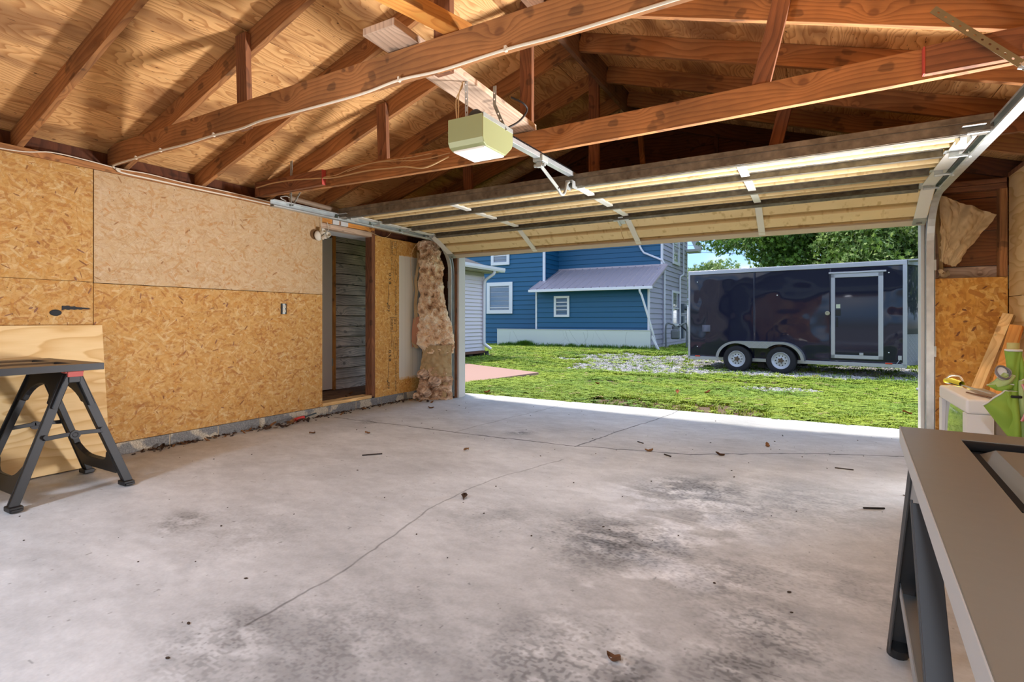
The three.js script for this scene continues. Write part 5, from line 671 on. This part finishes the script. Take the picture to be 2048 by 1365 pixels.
// ------------------------------------------------------------------ panelled door slabs used as table tops
function doorSlab(name, label, pos, turn, top, edge, edgeM) { // local: x across (0..W), z along (0..L), y = 0 is the underside
  const moat = mat(0x0b0a09, 0.95), t = thing(name, label, 'door slab', pos, turn), W = 0.76, L = 2.03, T2 = 0.040;  // near-black moat puts the recess shade into the colour
  const xs = [0, 0.105, 0.335, 0.425, 0.655, W], zs = [0, 0.105, 0.645, 0.745, 1.38, 1.50, 1.90, L], s = [];
  for (const [a, b] of [[0, 1], [2, 3], [4, 5]]) s.push(span(xs[a], xs[b], 0, T2, 0, L, 0.0015)); for (const [a, b] of [[0, 1], [2, 3], [4, 5], [6, 7]]) for (const [c, d] of [[1, 2], [3, 4]]) s.push(span(xs[c] - 0.002, xs[d] + 0.002, 0.0003, T2 - 0.0002, zs[a], zs[b], 0.001));
  mesh('frame', merge(s), top, t);
  for (const [a, b] of [[1, 2], [3, 4], [5, 6]]) for (const [c, d] of [[1, 2], [3, 4]]) {
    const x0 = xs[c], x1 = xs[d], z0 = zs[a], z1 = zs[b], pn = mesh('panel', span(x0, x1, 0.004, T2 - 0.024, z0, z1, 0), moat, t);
    const f = new THREE.BufferGeometry(), i0 = 0.028, i1 = 0.05, y0 = T2 - 0.024, y1 = T2 - 0.008, R = (k, y) => [[x0 + k, y, z0 + k], [x1 - k, y, z0 + k], [x1 - k, y, z1 - k], [x0 + k, y, z1 - k]], A = R(i0, y0), B = R(i1, y1), q = []; for (let i = 0; i < 4; i++) { const j = (i + 1) % 4; q.push(...A[j], ...A[i], ...B[i], ...A[j], ...B[i], ...B[j]); } q.push(...B[0], ...B[2], ...B[1], ...B[0], ...B[3], ...B[2]);
    f.setAttribute('position', new THREE.Float32BufferAttribute(q, 3)); f.setAttribute('uv', new THREE.Float32BufferAttribute(new Float32Array(q.length / 3 * 2), 2)); f.computeVertexNormals(); mesh('raised_field', f, top, pn);
    mesh('groove_shade', merge([span(x0 + 0.001, x1 - 0.001, T2 - 0.0245, T2 - 0.0230, z0 + 0.001, z0 + 0.022, 0), span(x0 + 0.001, x1 - 0.001, T2 - 0.0245, T2 - 0.0230, z1 - 0.022, z1 - 0.001, 0)]), M.darkHole, pn); mesh('black_bead', merge([rod(V(x0 + 0.002, T2 - 0.011, z0 + 0.010), V(x1 - 0.002, T2 - 0.011, z0 + 0.010), 0.0105, 10), rod(V(x0 + 0.002, T2 - 0.011, z1 - 0.010), V(x1 - 0.002, T2 - 0.011, z1 - 0.010), 0.0105, 10)]), M.darkHole, pn);  // black pieces along the recess put its shade into the colour
  }
  for (const x of edge) mesh('edge_band', span(x - 0.0012, x + 0.0012, 0.001, T2 - 0.001, 0.001, L - 0.001, 0), edgeM, t); mesh('edge_band', span(0.001, W - 0.001, 0.001, T2 - 0.001, -0.0012, 0.0012, 0), edgeM, t);
  return t;
}
doorSlab('door_slab', 'black edged panel door laid flat across the folding sawhorse', [0.13, 0.735, 4.166], 0, mat(0x6b5a44, 0.5), [0.76], M.blackPlastic);
doorSlab('door_slab', 'brown grey panel door laid flat as a table, in front of the old television', [4.787, 0.725, 4.076], -0.062, M.slabDark, [0], M.slabEdge);
// ------------------------------------------------------------------ steel sawhorse, right
{
  const t = thing('steel_sawhorse', 'grey folding steel sawhorse under the brown grey slab', 'sawhorse', [0, 0, 0]), S = mat(0x3e4042, 0.6, 0.15), S2 = mat(0x9da0a2, 0.5, 0.4);
  for (const x of [4.822, 5.44]) {
    const sx = x < 5 ? 0 : 1;
    const l1 = mesh('leg', merge([beam(V(x, 0.03, 3.713), V(x, 0.69, 4.150), 0.006, 0.05, 0.001), beam(V(x - 0.024, 0.03, 3.733), V(x - 0.024, 0.69, 4.17), 0.04, 0.004, 0.001), beam(V(x + 0.024, 0.03, 3.733), V(x + 0.024, 0.69, 4.17), 0.04, 0.004, 0.001)]), S, t); mesh('rubber_foot', rod(V(x, 0.0, 3.705), V(x, 0.05, 3.738), 0.028, 14), M.blackPlastic, l1);
    const dx = sx ? 0 : -0.075, l2 = mesh('leg', merge([beam(V(x + dx * 0.7, 0.03, 4.93), V(x + dx * 0.6, 0.69, 4.485), 0.006, 0.036, 0.001), beam(V(x + dx * 0.7 - 0.017, 0.03, 4.915), V(x + dx * 0.6 - 0.017, 0.69, 4.47), 0.016, 0.004, 0.001), beam(V(x + dx * 0.7 + 0.017, 0.03, 4.915), V(x + dx * 0.6 + 0.017, 0.69, 4.47), 0.016, 0.004, 0.001)]), S, t); mesh('rubber_foot', rod(V(x + dx, 0.0, 4.95), V(x + dx, 0.05, 4.917), 0.028, 14), M.blackPlastic, l2);
    const cb = mesh('cross_brace', merge([beam(V(x + dx * 0.2, 0.285, 3.90), V(x + dx * 0.9, 0.34, 4.72), 0.03, 0.004, 0.001), beam(V(x + dx * 0.2 + 0.018, 0.27, 3.90), V(x + dx * 0.9 + 0.018, 0.325, 4.72), 0.004, 0.04, 0.001)]), S2, t); if (!sx) mesh('yellow_sticker', beam(V(x + 0.012, 0.305, 4.18), V(x + 0.008, 0.312, 4.28), 0.002, 0.026, 0), mat(0xd8c23a, 0.6), cb);
  }
  mesh('top_beam', merge([span(4.80, 5.48, 0.69, 0.7245, 4.15, 4.50, 0.003), span(4.80, 4.806, 0.60, 0.72, 4.13, 4.52, 0.001), span(5.474, 5.48, 0.60, 0.72, 4.13, 4.52, 0.001)]), S2, t);
  mesh('frayed_rope', tube([[4.80, 0.70, 4.36], [4.795, 0.64, 4.37], [4.80, 0.60, 4.36], [4.79, 0.56, 4.372], [4.802, 0.53, 4.362], [4.795, 0.50, 4.37], [4.80, 0.475, 4.365]], 0.0045, 40, 7), mat(0xcfc4ae, 0.95), t);
}
// ------------------------------------------------------------------ the old television and what lies on it
{
  const t = thing('television', 'old grey tube television standing on the floor by the right jamb', 'television', [5.21, 0, 1.91]), L = 0.62, H = 0.665, B = mat(0xe8e8e6, 0.5), B2 = mat(0x9a9186, 0.55), K = mat(0x16181a, 0.6);
  const f = 0.07, bz = mesh('bezel', merge([at(bx(0.10, f, L, 0.012), 0.05, H - f / 2, L / 2), at(bx(0.10, 0.14, L, 0.012), 0.05, 0.07, L / 2), at(bx(0.098, H - f - 0.14, f, 0), 0.05, (H - f + 0.14) / 2, f / 2), at(bx(0.098, H - f - 0.14, f, 0), 0.05, (H - f + 0.14) / 2, L - f / 2)]), B, t);
  mesh('screen', grid(20, 16, (u, v) => V(0.022 - 0.014 * (1 - (2 * u - 1) ** 2) * 0.6 - 0.008 * (1 - (2 * v - 1) ** 2), lerp(0.135, H - f + 0.004, v), lerp(f, L - f, u)), 0.006), phys(0x5a6452, 0.12, 0, { clearcoat: 1, clearcoatRoughness: 0.05 }), bz);
  mesh('side_shell', span(0.09, 0.215, 0.02, H - 0.006, 0.01, L - 0.01, 0.03), B2, t);
  const g = new THREE.BoxGeometry(0.36, H - 0.06, L - 0.06, 4, 1, 1).toNonIndexed(), p = g.attributes.position; for (let i = 0; i < p.count; i++) { const k = (p.getX(i) + 0.18) / 0.36; p.setY(i, p.getY(i) * lerp(1, 0.72, k * k) - 0.02 * k); p.setZ(i, p.getZ(i) * lerp(1, 0.66, k * k)); } g.computeVertexNormals(); g.translate(0.39, H / 2, L / 2);
  const bk = mesh('back_shell', g, K, t); for (let i = 0; i < 14; i++) mesh('vent_rib', span(0.22, 0.40, 0.12 + i * 0.032, 0.128 + i * 0.032, L - 0.036, L - 0.026, 0.002), K, bk);
  const k = thing('drywall_saw', 'yellow handled saw with a thin steel blade lying on the television', 'saw', [5.245, 0.672, 1.90], 0);
  mesh('handle', merge([tube([[0.0, 0.016, -0.02], [0.02, 0.02, 0.04], [0.045, 0.014, 0.12]], 0.014, 20, 8)]), mat(0xd6cc1e, 0.5), k); mesh('grip', tube([[0.004, 0.008, -0.015], [0.024, 0.009, 0.05], [0.045, 0.006, 0.115]], 0.008, 16, 7), mat(0x2a2a22, 0.6), k); mesh('blade', beam(V(0.045, 0.008, 0.12), V(0.095, 0.004, 0.46), 0.004, 0.012, 0), M.galv, k); mesh('loop', tube([[0.0, 0.03, 0.0], [0.014, 0.05, 0.03], [0.04, 0.052, 0.09], [0.05, 0.03, 0.12]], 0.004, 24, 6), M.offWhite, k);
  const st = mesh('wood_sliver', merge([beam(V(5.255, 0.672, 2.30), V(5.30, 0.67, 2.46), 0.006, 0.008), beam(V(5.27, 0.671, 2.34), V(5.315, 0.672, 2.50), 0.005, 0.008)]), M.greyedDark); tag(st, 'thin wood slivers lying on top of the television', 'wood sliver');
}
// ------------------------------------------------------------------ boards leaning in the right front corner
{
  const a = mesh('leaning_board', merge([beam(V(5.52, 0.012, 0.44), V(5.905, 1.075, 0.245), 0.045, 0.07, 0.003, 0.5)]), M.pine); tag(a, 'pale pine board leaning in the corner, the taller of the pair', 'board');
  const b = mesh('leaning_board', merge([beam(V(5.66, 0.012, 0.52), V(5.925, 0.99, 0.34), 0.04, 0.075, 0.003, 0.4)]), M.pineWarm); tag(b, 'orange tinted pine board leaning in the corner, the shorter of the pair', 'board');
}
// ------------------------------------------------------------------ folded camp chairs
{
  const green = mat(0x86a83a, 0.75), pale = mat(0xb2c47c, 0.75), trim = mat(0xd4d8d0, 0.7), t = thing('camp_chair', 'folded green camp chair with a grey mesh cup holder beside the television', 'camp chair', [5.31, 0, 2.76]);
  const q = (x, y, z = 0) => V(x - 5.31, y, z);
  const sheet = (name, m, A, B, C, D, bulge, th = 0.004, edge = true) => { const fn = (u, v) => { const p = A.clone().lerp(B, u).lerp(D.clone().lerp(C, u), v); p.z += bulge * Math.sin(Math.PI * u) * Math.sin(Math.PI * (0.15 + 0.85 * v)) + 0.006 * Math.sin(u * 9 + v * 4); return p; }; const s = mesh(name, grid(18, 18, fn, th), m, t); if (edge) mesh('piping', tube(Array.from({ length: 13 }, (_, i) => fn(i / 12, 0)), 0.0035, 36, 6), trim, s); return s; };
  mesh('frame_tube', merge([rod(q(5.325, 0.03, -0.02), q(5.315, 0.90, 0), 0.011, 10), rod(q(5.40, 0.03, 0.06), q(5.33, 0.72, 0.01), 0.011, 10), rod(q(5.27, 0.03, 0.02), q(5.335, 0.70, 0.03), 0.011, 10)]), mat(0x7f9a34, 0.5), t);
  mesh('back_sleeve', grid(28, 24, (u, v) => { const a = u * Math.PI * 2, y = lerp(0.70, 0.905, v), w = lerp(0.013, 0.026, Math.pow(v, 1.6)), x = 5.316; return q(x + w * Math.cos(a), y + 0.004 * Math.sin(a * 3), 0.012 + 0.018 * Math.sin(a) + 0.003 * Math.sin(a * 5 + v * 6)); }, 0.002), green, t);
  mesh('sleeve_cap', at(new THREE.TorusGeometry(0.024, 0.005, 7, 22), 0.006, 0.906, 0.012, Math.PI / 2), trim, t); mesh('pole_end', at(cyl(0.02, 0.02, 0.03, 16), 0.006, 0.922, 0.008), mat(0xb9b06a, 0.6), t);
  sheet('fabric_wing', pale, q(5.286, 0.81, 0.02), q(5.315, 0.80, 0.03), q(5.30, 0.745, 0.03), q(5.236, 0.756, 0.0), 0.02); sheet('fabric_wing', green, q(5.236, 0.756, 0), q(5.312, 0.765, 0.03), q(5.312, 0.742, 0.03), q(5.262, 0.735, 0.02), 0.015);
  sheet('seat_flap', green, q(5.280, 0.738, 0.03), q(5.325, 0.735, 0.02), q(5.345, 0.50, 0.03), q(5.300, 0.50, 0.03), 0.035); sheet('seat_flap', green, q(5.286, 0.742, 0.035), q(5.215, 0.673, 0.03), q(5.305, 0.53, 0.04), q(5.322, 0.70, 0.05), 0.02);
  sheet('seat_flap', green, q(5.325, 0.90, -0.0), q(5.338, 0.895, 0.0), q(5.362, 0.80, 0.0), q(5.326, 0.74, 0.02), 0.025); sheet('seat_flap', pale, q(5.33, 0.78, 0.03), q(5.365, 0.80, 0.0), q(5.38, 0.5, 0.03), q(5.33, 0.5, 0.03), 0.03);
  mesh('strap', at(bx(0.035, 0.010, 0.03, 0.003), 0.006, 0.717, 0.04), M.blackPlastic, t);
  const c = mesh('cup_holder', at(new THREE.TorusGeometry(0.028, 0.004, 8, 28), -0.035, 0.815, 0.05, -0.5, 0.5, 0.25), mat(0x77757a, 0.7), t); mesh('mesh_cup', at(new THREE.LatheGeometry([[0.001, -0.035], [0.022, -0.034], [0.027, 0]].map((p) => new THREE.Vector2(...p)), 20), -0.035, 0.815, 0.05, 1.0, 0, 0.3), phys(0xbab6ae, 0.8, 0, { transmission: 0.6, thickness: 0 }), c);
  const pk = thing('camp_chair', 'pink folded camp chair fabric at the right edge beside the green one', 'camp chair', [5.375, 0, 2.80]), pm = mat(0xc85c68, 0.7);
  mesh('fabric', grid(16, 20, (u, v) => V(-0.045 + 0.12 * u + 0.02 * Math.sin(v * 3), 0.62 + 0.15 * v + 0.03 * u, 0.02 + 0.04 * Math.sin(Math.PI * u) * Math.sin(Math.PI * v)), 0.012), pm, pk); mesh('piping', tube(Array.from({ length: 12 }, (_, i) => V(-0.047 + 0.02 * Math.sin(i / 11 * 3), 0.62 + 0.15 * i / 11, 0.02)), 0.004, 30, 6), mat(0xe0a0a0, 0.7), pk); mesh('frame_tube', merge([rod(V(0, 0.02, 0), V(0.0, 0.66, 0.0), 0.012, 10), rod(V(0.08, 0.02, 0.05), V(0.04, 0.68, 0.02), 0.012, 10)]), mat(0x8e4450, 0.5), pk);
}
// ------------------------------------------------------------------ hanging insulation, left front corner
{
  const t = thing('insulation_batt', 'torn tan fibreglass insulation batt sagging out of the left front corner', 'insulation');
  const m1 = new THREE.MeshStandardMaterial({ vertexColors: true, roughness: 1 });
  // silhouette: height, left edge (x, z), right edge (x, z)
  const K = [[2.04, 0.05, 0.27, 0.29, 0.13], [1.90, 0.08, 0.26, 0.33, 0.12], [1.72, 0.075, 0.27, 0.36, 0.11], [1.55, 0.06, 0.27, 0.355, 0.11], [1.40, 0.075, 0.26, 0.37, 0.11], [1.22, 0.065, 0.28, 0.38, 0.10], [1.05, 0.07, 0.28, 0.44, 0.08], [0.88, 0.055, 0.29, 0.48, 0.08], [0.74, 0.05, 0.29, 0.50, 0.07], [0.62, 0.12, 0.26, 0.49, 0.07]];
  const row = (y) => { let i = 0; while (i < K.length - 2 && y < K[i + 1][0]) i++; const a = K[i], b = K[i + 1], k = clamp((a[0] - y) / (a[0] - b[0])); return a.map((v, j) => lerp(v, b[j], k)); };
  const fluff = (nu, nv, y0, y1, rowFn, depth, amp, seed, pal) => {
    const col = [], g = grid(nu, nv, (u, v) => {
      const y = lerp(y0, y1, v), [, lx, lz, rx, rz] = rowFn(y), a = Math.PI * u, nx = 0.55, nz = 0.83; let x = lerp(lx, rx, u), z = lerp(lz, rz, u); const bell = Math.pow(Math.sin(a), 0.6);
      const n1 = Math.abs(fbm(u * 2.4 + 7, y * 6.2, seed, 4) - 0.5) * 2, n2 = fbm(u * 7, y * 19, seed + 3, 4), n3 = noise2(u * 45, y * 110, seed + 5);
      const d = bell * depth + amp * (1.3 * n1 + 1.2 * (n2 - 0.5) + 0.25 * (n3 - 0.5)) * (0.4 + 0.6 * bell); const jag = 0.08 * (fbm(y * 14, u < 0.5 ? 2 : 5, seed + 8, 4) - 0.5) * Math.abs(2 * u - 1) ** 2;
      const q = clamp(0.62 + 1.1 * (n2 - 0.5) + 0.5 * (n1 - 0.3) + 0.2 * (n3 - 0.5)); const c = q > 0.5 ? pal[1].map((h, i) => lerp(h, pal[2][i], (q - 0.5) * 2)) : pal[0].map((h, i) => lerp(h, pal[1][i], q * 2)); col.push(...c);  // wool darkens in its dips: crevice shade put into the vertex colour
      return V(x + nx * d + jag, y + 0.02 * (fbm(u * 8, y * 3, seed + 11, 3) - 0.5), z + nz * d);
    }, 0); g.setAttribute('color', new THREE.Float32BufferAttribute(col, 3)); return g;
  };
  const pink = [[0.40, 0.22, 0.11], [0.86, 0.63, 0.41], [0.96, 0.82, 0.62]];
  mesh('glass_wool', fluff(130, 330, 2.045, 0.60, row, 0.05, 0.135, 951, pink), m1, t);
  mesh('torn_top', fluff(50, 26, 2.06, 1.94, (y) => [y, 0.07, 0.29, 0.32, 0.15], 0.075, 0.05, 957, [[0.3, 0.16, 0.07], [0.66, 0.44, 0.28], [0.8, 0.6, 0.42]]), m1, t);
  // the loose facing along its left edge
  const kraft = mat(0xb39a70, 0.85), kin = mat(0x9c7a58, 0.9);
  mesh('kraft_edge', grid(6, 60, (u, v) => { const y = lerp(1.92, 0.66, v), [, lx, lz] = row(y); return V(lx - 0.022 * u + 0.012 * Math.sin(v * 11), y, lz + 0.012 + 0.05 * u * (0.4 + 0.6 * v) + 0.02 * (fbm(v * 9, 3, 961, 3) - 0.5)); }, 0.003), kraft, t);
  mesh('torn_flap', grid(10, 18, (u, v) => V(0.035 + 0.075 * u - 0.02 * v, lerp(1.05, 0.67, v) + 0.03 * u, 0.33 - 0.05 * u + 0.02 * Math.sin(v * 3 + u)), 0.004), mat(0xb37f60, 0.95), t);
  const b = thing('insulation_batt', 'crumpled kraft faced insulation slumped on the floor in the left front corner', 'insulation');
  const low = (y) => { const k = clamp((0.68 - y) / 0.68); return [y, lerp(0.16, 0.07, k), lerp(0.26, 0.34, k), lerp(0.47, 0.49, k), lerp(0.08, 0.10, k)]; };
  mesh('kraft_paper', (() => { const g = grid(70, 60, (u, v) => { const y = lerp(0.70, 0.30, v), [, lx, lz, rx, rz] = low(y), n = Math.abs(fbm(u * 4, v * 4, 971, 3) - 0.5) * 2, d = 0.03 + 0.055 * Math.sin(Math.PI * u) + 0.06 * n; return V(lerp(lx, rx, u) + 0.5 * d, y, lerp(lz, rz, u) + 0.8 * d); }, 0.004); return g; })(), kraft, b);
  mesh('glass_wool', fluff(110, 120, 0.42, 0.0, low, 0.07, 0.085, 977, [[0.10, 0.045, 0.02], [0.50, 0.31, 0.18], [0.78, 0.58, 0.40]]), m1, b);
  mesh('kraft_paper', grid(30, 30, (u, v) => V(0.34 + 0.14 * u - 0.02 * v, lerp(0.45, 0.03, v), 0.19 - 0.06 * u + 0.05 * v + 0.025 * Math.abs(fbm(u * 5, v * 6, 981, 3) - 0.5) * 2), 0.003), kraft, b);
  for (const [x, y, z, rr] of [[0.20, 0.33, 0.33, 0.07], [0.36, 0.24, 0.30, 0.065], [0.27, 0.10, 0.36, 0.06], [0.15, 0.05, 0.40, 0.045]]) { const g = mergeVertices(new THREE.IcosahedronGeometry(rr, 12).deleteAttribute('uv').deleteAttribute('normal')), p = g.attributes.position, c = []; for (let i = 0; i < p.count; i++) { const n = fbm(p.getX(i) * 40 + x * 9, p.getY(i) * 40 + p.getZ(i) * 30, 985, 3), k = 0.7 + 0.7 * n; p.setXYZ(i, p.getX(i) * k * 1.1, p.getY(i) * k * 0.85, p.getZ(i) * k); const q = clamp(n * 1.6 - 0.3); c.push(lerp(0.16, 0.82, q), lerp(0.07, 0.6, q), lerp(0.03, 0.42, q)); } g.setAttribute('color', new THREE.Float32BufferAttribute(c, 3)); g.computeVertexNormals(); mesh('wool_tuft', g.translate(x, y, z), m1, b); }  // tufts darker in their hollows, shade carried by the vertex colour
}
{ // loose kraft paper hanging in the upper right corner
  const t = thing('kraft_flap', 'crumpled tan paper flap hanging from the studs in the upper right corner', 'paper');
  const A = V(5.505, 2.09, 0.035), B = V(5.865, 1.875, 0.055), C = V(5.60, 1.47, 0.05), D = V(5.52, 1.52, 0.03);
  mesh('sheet', grid(44, 44, (u, v) => { const p = A.clone().lerp(B, u).lerp(D.clone().lerp(C, u), v); const n = Math.abs(fbm(u * 3.5, v * 2 + u * 2, 991, 3) - 0.5) * 2, f = fbm(u * 9, v * 9, 993, 3) - 0.5; p.z += 0.07 * n + 0.05 * f + 0.05 * u * v; p.z = Math.max(p.z, 0.008); p.x += 0.02 * f; p.y += 0.018 * (fbm(u * 6, v * 6, 997, 2) - 0.5); return p; }, 0.003), mat(0xccb084, 0.85), t);
  mesh('torn_end', grid(10, 10, (u, v) => V(5.505 + 0.075 * u, 1.45 - 0.055 * v + 0.01 * Math.sin(u * 8), 0.03 + 0.03 * Math.sin(u * 5 + v * 3)), 0.004), mat(0xb8a07c, 0.85), t);
  mesh('sheet_edge', grid(4, 30, (u, v) => V(5.492 + 0.02 * u + 0.03 * v * v, lerp(2.09, 1.42, v), 0.012 + 0.03 * u), 0.004), mat(0xa08050, 0.85), t);
}
// ------------------------------------------------------------------ on the floor
{
  const r = rngOf(123), tones = [0x6a4526, 0x7d5530, 0x4e3420, 0x8a6440, 0x3c2a1c].map((c) => mat(c, 0.9));
  const leafGeo = (k) => grid(8, 6, (u, v) => { const w = Math.sin(Math.PI * Math.pow(u, 0.8)) * (0.8 + 0.2 * Math.sin(u * 14 + k)); return V((u - 0.5) * 0.075, 0.006 + 0.018 * Math.pow(2 * v - 1, 2) * (0.6 + 0.4 * noise2(u * 4, k, 12)) + 0.012 * Math.sin(u * 4 + k), (v - 0.5) * 0.045 * w); }, 0.0012), G = [1, 2, 3, 4].map(leafGeo);
  const put = (x, z, s, label, group, y = 0.001, m = null) => { const o = new THREE.Mesh(G[Math.floor(r() * 4)], m ?? tones[Math.floor(r() * 5)]); o.name = numbered('dry_leaf'); o.position.set(x, y, z); o.rotation.set((r() - 0.5) * 0.3, r() * 6.3, (r() - 0.5) * 0.3); o.scale.setScalar(s); o.castShadow = o.receiveShadow = true; scene.add(o); tag(o, label, 'leaf', group); };
  const ORD = ['first', 'second', 'third', 'fourth', 'fifth', 'sixth', 'seventh', 'eighth', 'ninth', 'tenth'];
  for (let i = 0; i < 10; i++) put(0.07 + 0.13 * r(), 2.10 + 0.05 * i + 0.02 * r(), 0.7 + 0.5 * r(), ORD[i] + ' dry brown leaf of the heap counted from the red handled tool', 'leaves heaped below the strand board', 0.006 + 0.012 * r());
  for (let i = 0; i < 10; i++) put(0.04 + 0.07 * r(), 2.66 + 0.085 * i, 0.5 + 0.6 * r(), ORD[i] + ' dry leaf along the block course between the heap and the sawhorse', 'leaves along the block course');
  for (let i = 0; i < 6; i++) put(0.05 + 0.1 * r(), 1.62 - 0.2 * i + 0.05 * r(), 0.5 + 0.5 * r(), ORD[i] + ' dry leaf below the doorway sill, counted from the red handled tool', 'leaves below the doorway');
  for (let i = 0; i < 5; i++) put(0.12 + 0.085 * i, 0.44 + 0.08 * r(), 0.6 + 0.5 * r(), ORD[i] + ' dry leaf scrap before the slumped insulation, counted from the wall', 'leaves by the insulation');
  for (let i = 0; i < 4; i++) put(-0.2 - 0.6 * r(), 1.45 - 0.25 * i, 0.6 + 0.6 * r(), ORD[i] + ' dry leaf on the plank floor inside the doorway', 'leaves in the alcove', 0.1);
  { const s = []; for (let i = 0; i < 150; i++) { const z = lerp(0.4, 3.6, r()), near = Math.exp(-(((z - 2.35) / 0.3) ** 2)), g = G[i % 4].clone(); at(g, 0, 0, 0, (r() - 0.5) * 0.8, r() * 6.3, (r() - 0.5) * 0.8); g.scale(0.35 + 0.3 * r(), 0.4, 0.35 + 0.3 * r()); g.translate(0.012 + (0.05 + 0.13 * near) * r(), 0.003 + 0.012 * r() * near, z); s.push(g); } tag(mesh('leaf_litter', merge(s), tones[2]), 'crumbled brown leaf litter strewn along the foot of the wall', 'debris', null, 'stuff'); }
  for (const [x, z, l] of [[2.212, 2.267, 'curled brown leaf on the slab between the two long cracks'], [2.843, 3.197, 'crumpled dark leaf beside the long crack near the middle of the slab'], [0.648, 2.443, 'dry brown leaf a step out from the leaf heap'], [0.709, 0.813, 'flat brown leaf on the slab out from the printed panel'], [1.081, 2.195, 'small dark leaf near the grey patch of damp'], [4.263, 0.922, 'pale leaf scrap on the slab near the door line'], [3.469, 1.566, 'small dark leaf near the meeting of the cracks'], [3.972, 1.42, 'dark curled leaf lying on the cross crack'], [4.074, 4.17, 'small grey leaf scrap in the stained foreground']]) put(x, z, 0.9, l, null);
  for (const [x, z, l] of [[0.574, -0.629, 'orange leaf on the lawn edge by the left jamb'], [1.5, -2.535, 'small tan leaf on the lawn straight out from the left jamb'], [3.251, -2.333, 'tan leaf on the lawn in front of the trailer wheels'], [5.477, -1.467, 'pale pink leaf on the lawn near the planter'], [2.9, -2.0, 'brown leaf on the lawn towards the drive']]) put(x, z, 1.3, l, null, ground(x, z) + 0.045, mat(0x9a5a34, 0.9));
  const twig = (a, b, rr, label, m = M.blackWire) => tag(mesh('twig', rod(V(...a), V(...b), rr, 6), m), label, 'twig');
  twig([1.62, 0.005, 2.79], [1.72, 0.006, 2.68], 0.005, 'thin dark stick on the pale middle of the slab'); twig([4.83, 0.005, 2.25], [4.93, 0.005, 2.20], 0.005, 'thin dark stick on the slab out from the steel sawhorse'); twig([4.72, 0.004, 1.40], [4.83, 0.004, 1.40], 0.004, 'thin dark stick on the slab out from the television'); twig([3.30, 0.004, 1.30], [3.36, 0.004, 1.34], 0.004, 'short twig beside the crack near the door line'); twig([3.60, 0.005, 1.62], [3.66, 0.005, 1.66], 0.005, 'short twig lying across the cross crack');
  const cr = []; for (let i = 0; i < 300; i++) { const x = r() < 0.55 ? 0.01 + 0.16 * r() * r() : 0.3 + 5 * r(), z = x < 0.3 ? lerp(0.3, 4.4, r()) : lerp(0, 4.9, r()), s = x < 0.3 ? 0.004 + 0.009 * r() : 0.002 + 0.004 * r(); cr.push(at(new THREE.IcosahedronGeometry(s, 0).scale(1 + r(), 0.5, 1), x, s * 0.4, z, 0, r() * 6)); }
  tag(mesh('floor_crumbs', merge(cr), mat(0x3a2c20, 0.95)), 'crumbs of dirt and leaf scattered over the slab', 'debris', null, 'stuff');
  const k = thing('putty_knife', 'red handled tool with a dark shaft lying against the block course', 'hand tool', [0.055, 0.018, 2.05], 0); mesh('handle', tube([[0.03, 0.008, 0.17], [0.02, 0.016, 0.10], [0.01, 0.018, 0.02]], 0.017, 24, 10), mat(0xc02a1c, 0.4), k); mesh('collar', rod(V(0.01, 0.018, 0.03), V(0.007, 0.018, 0.0), 0.012, 10), mat(0x22160e, 0.5), k); mesh('shaft', rod(V(0.008, 0.018, 0.01), V(-0.02, 0.03, -0.16), 0.007, 8), mat(0x3c4a4c, 0.5, 0.4), k);
}
renderer.render(scene, camera);
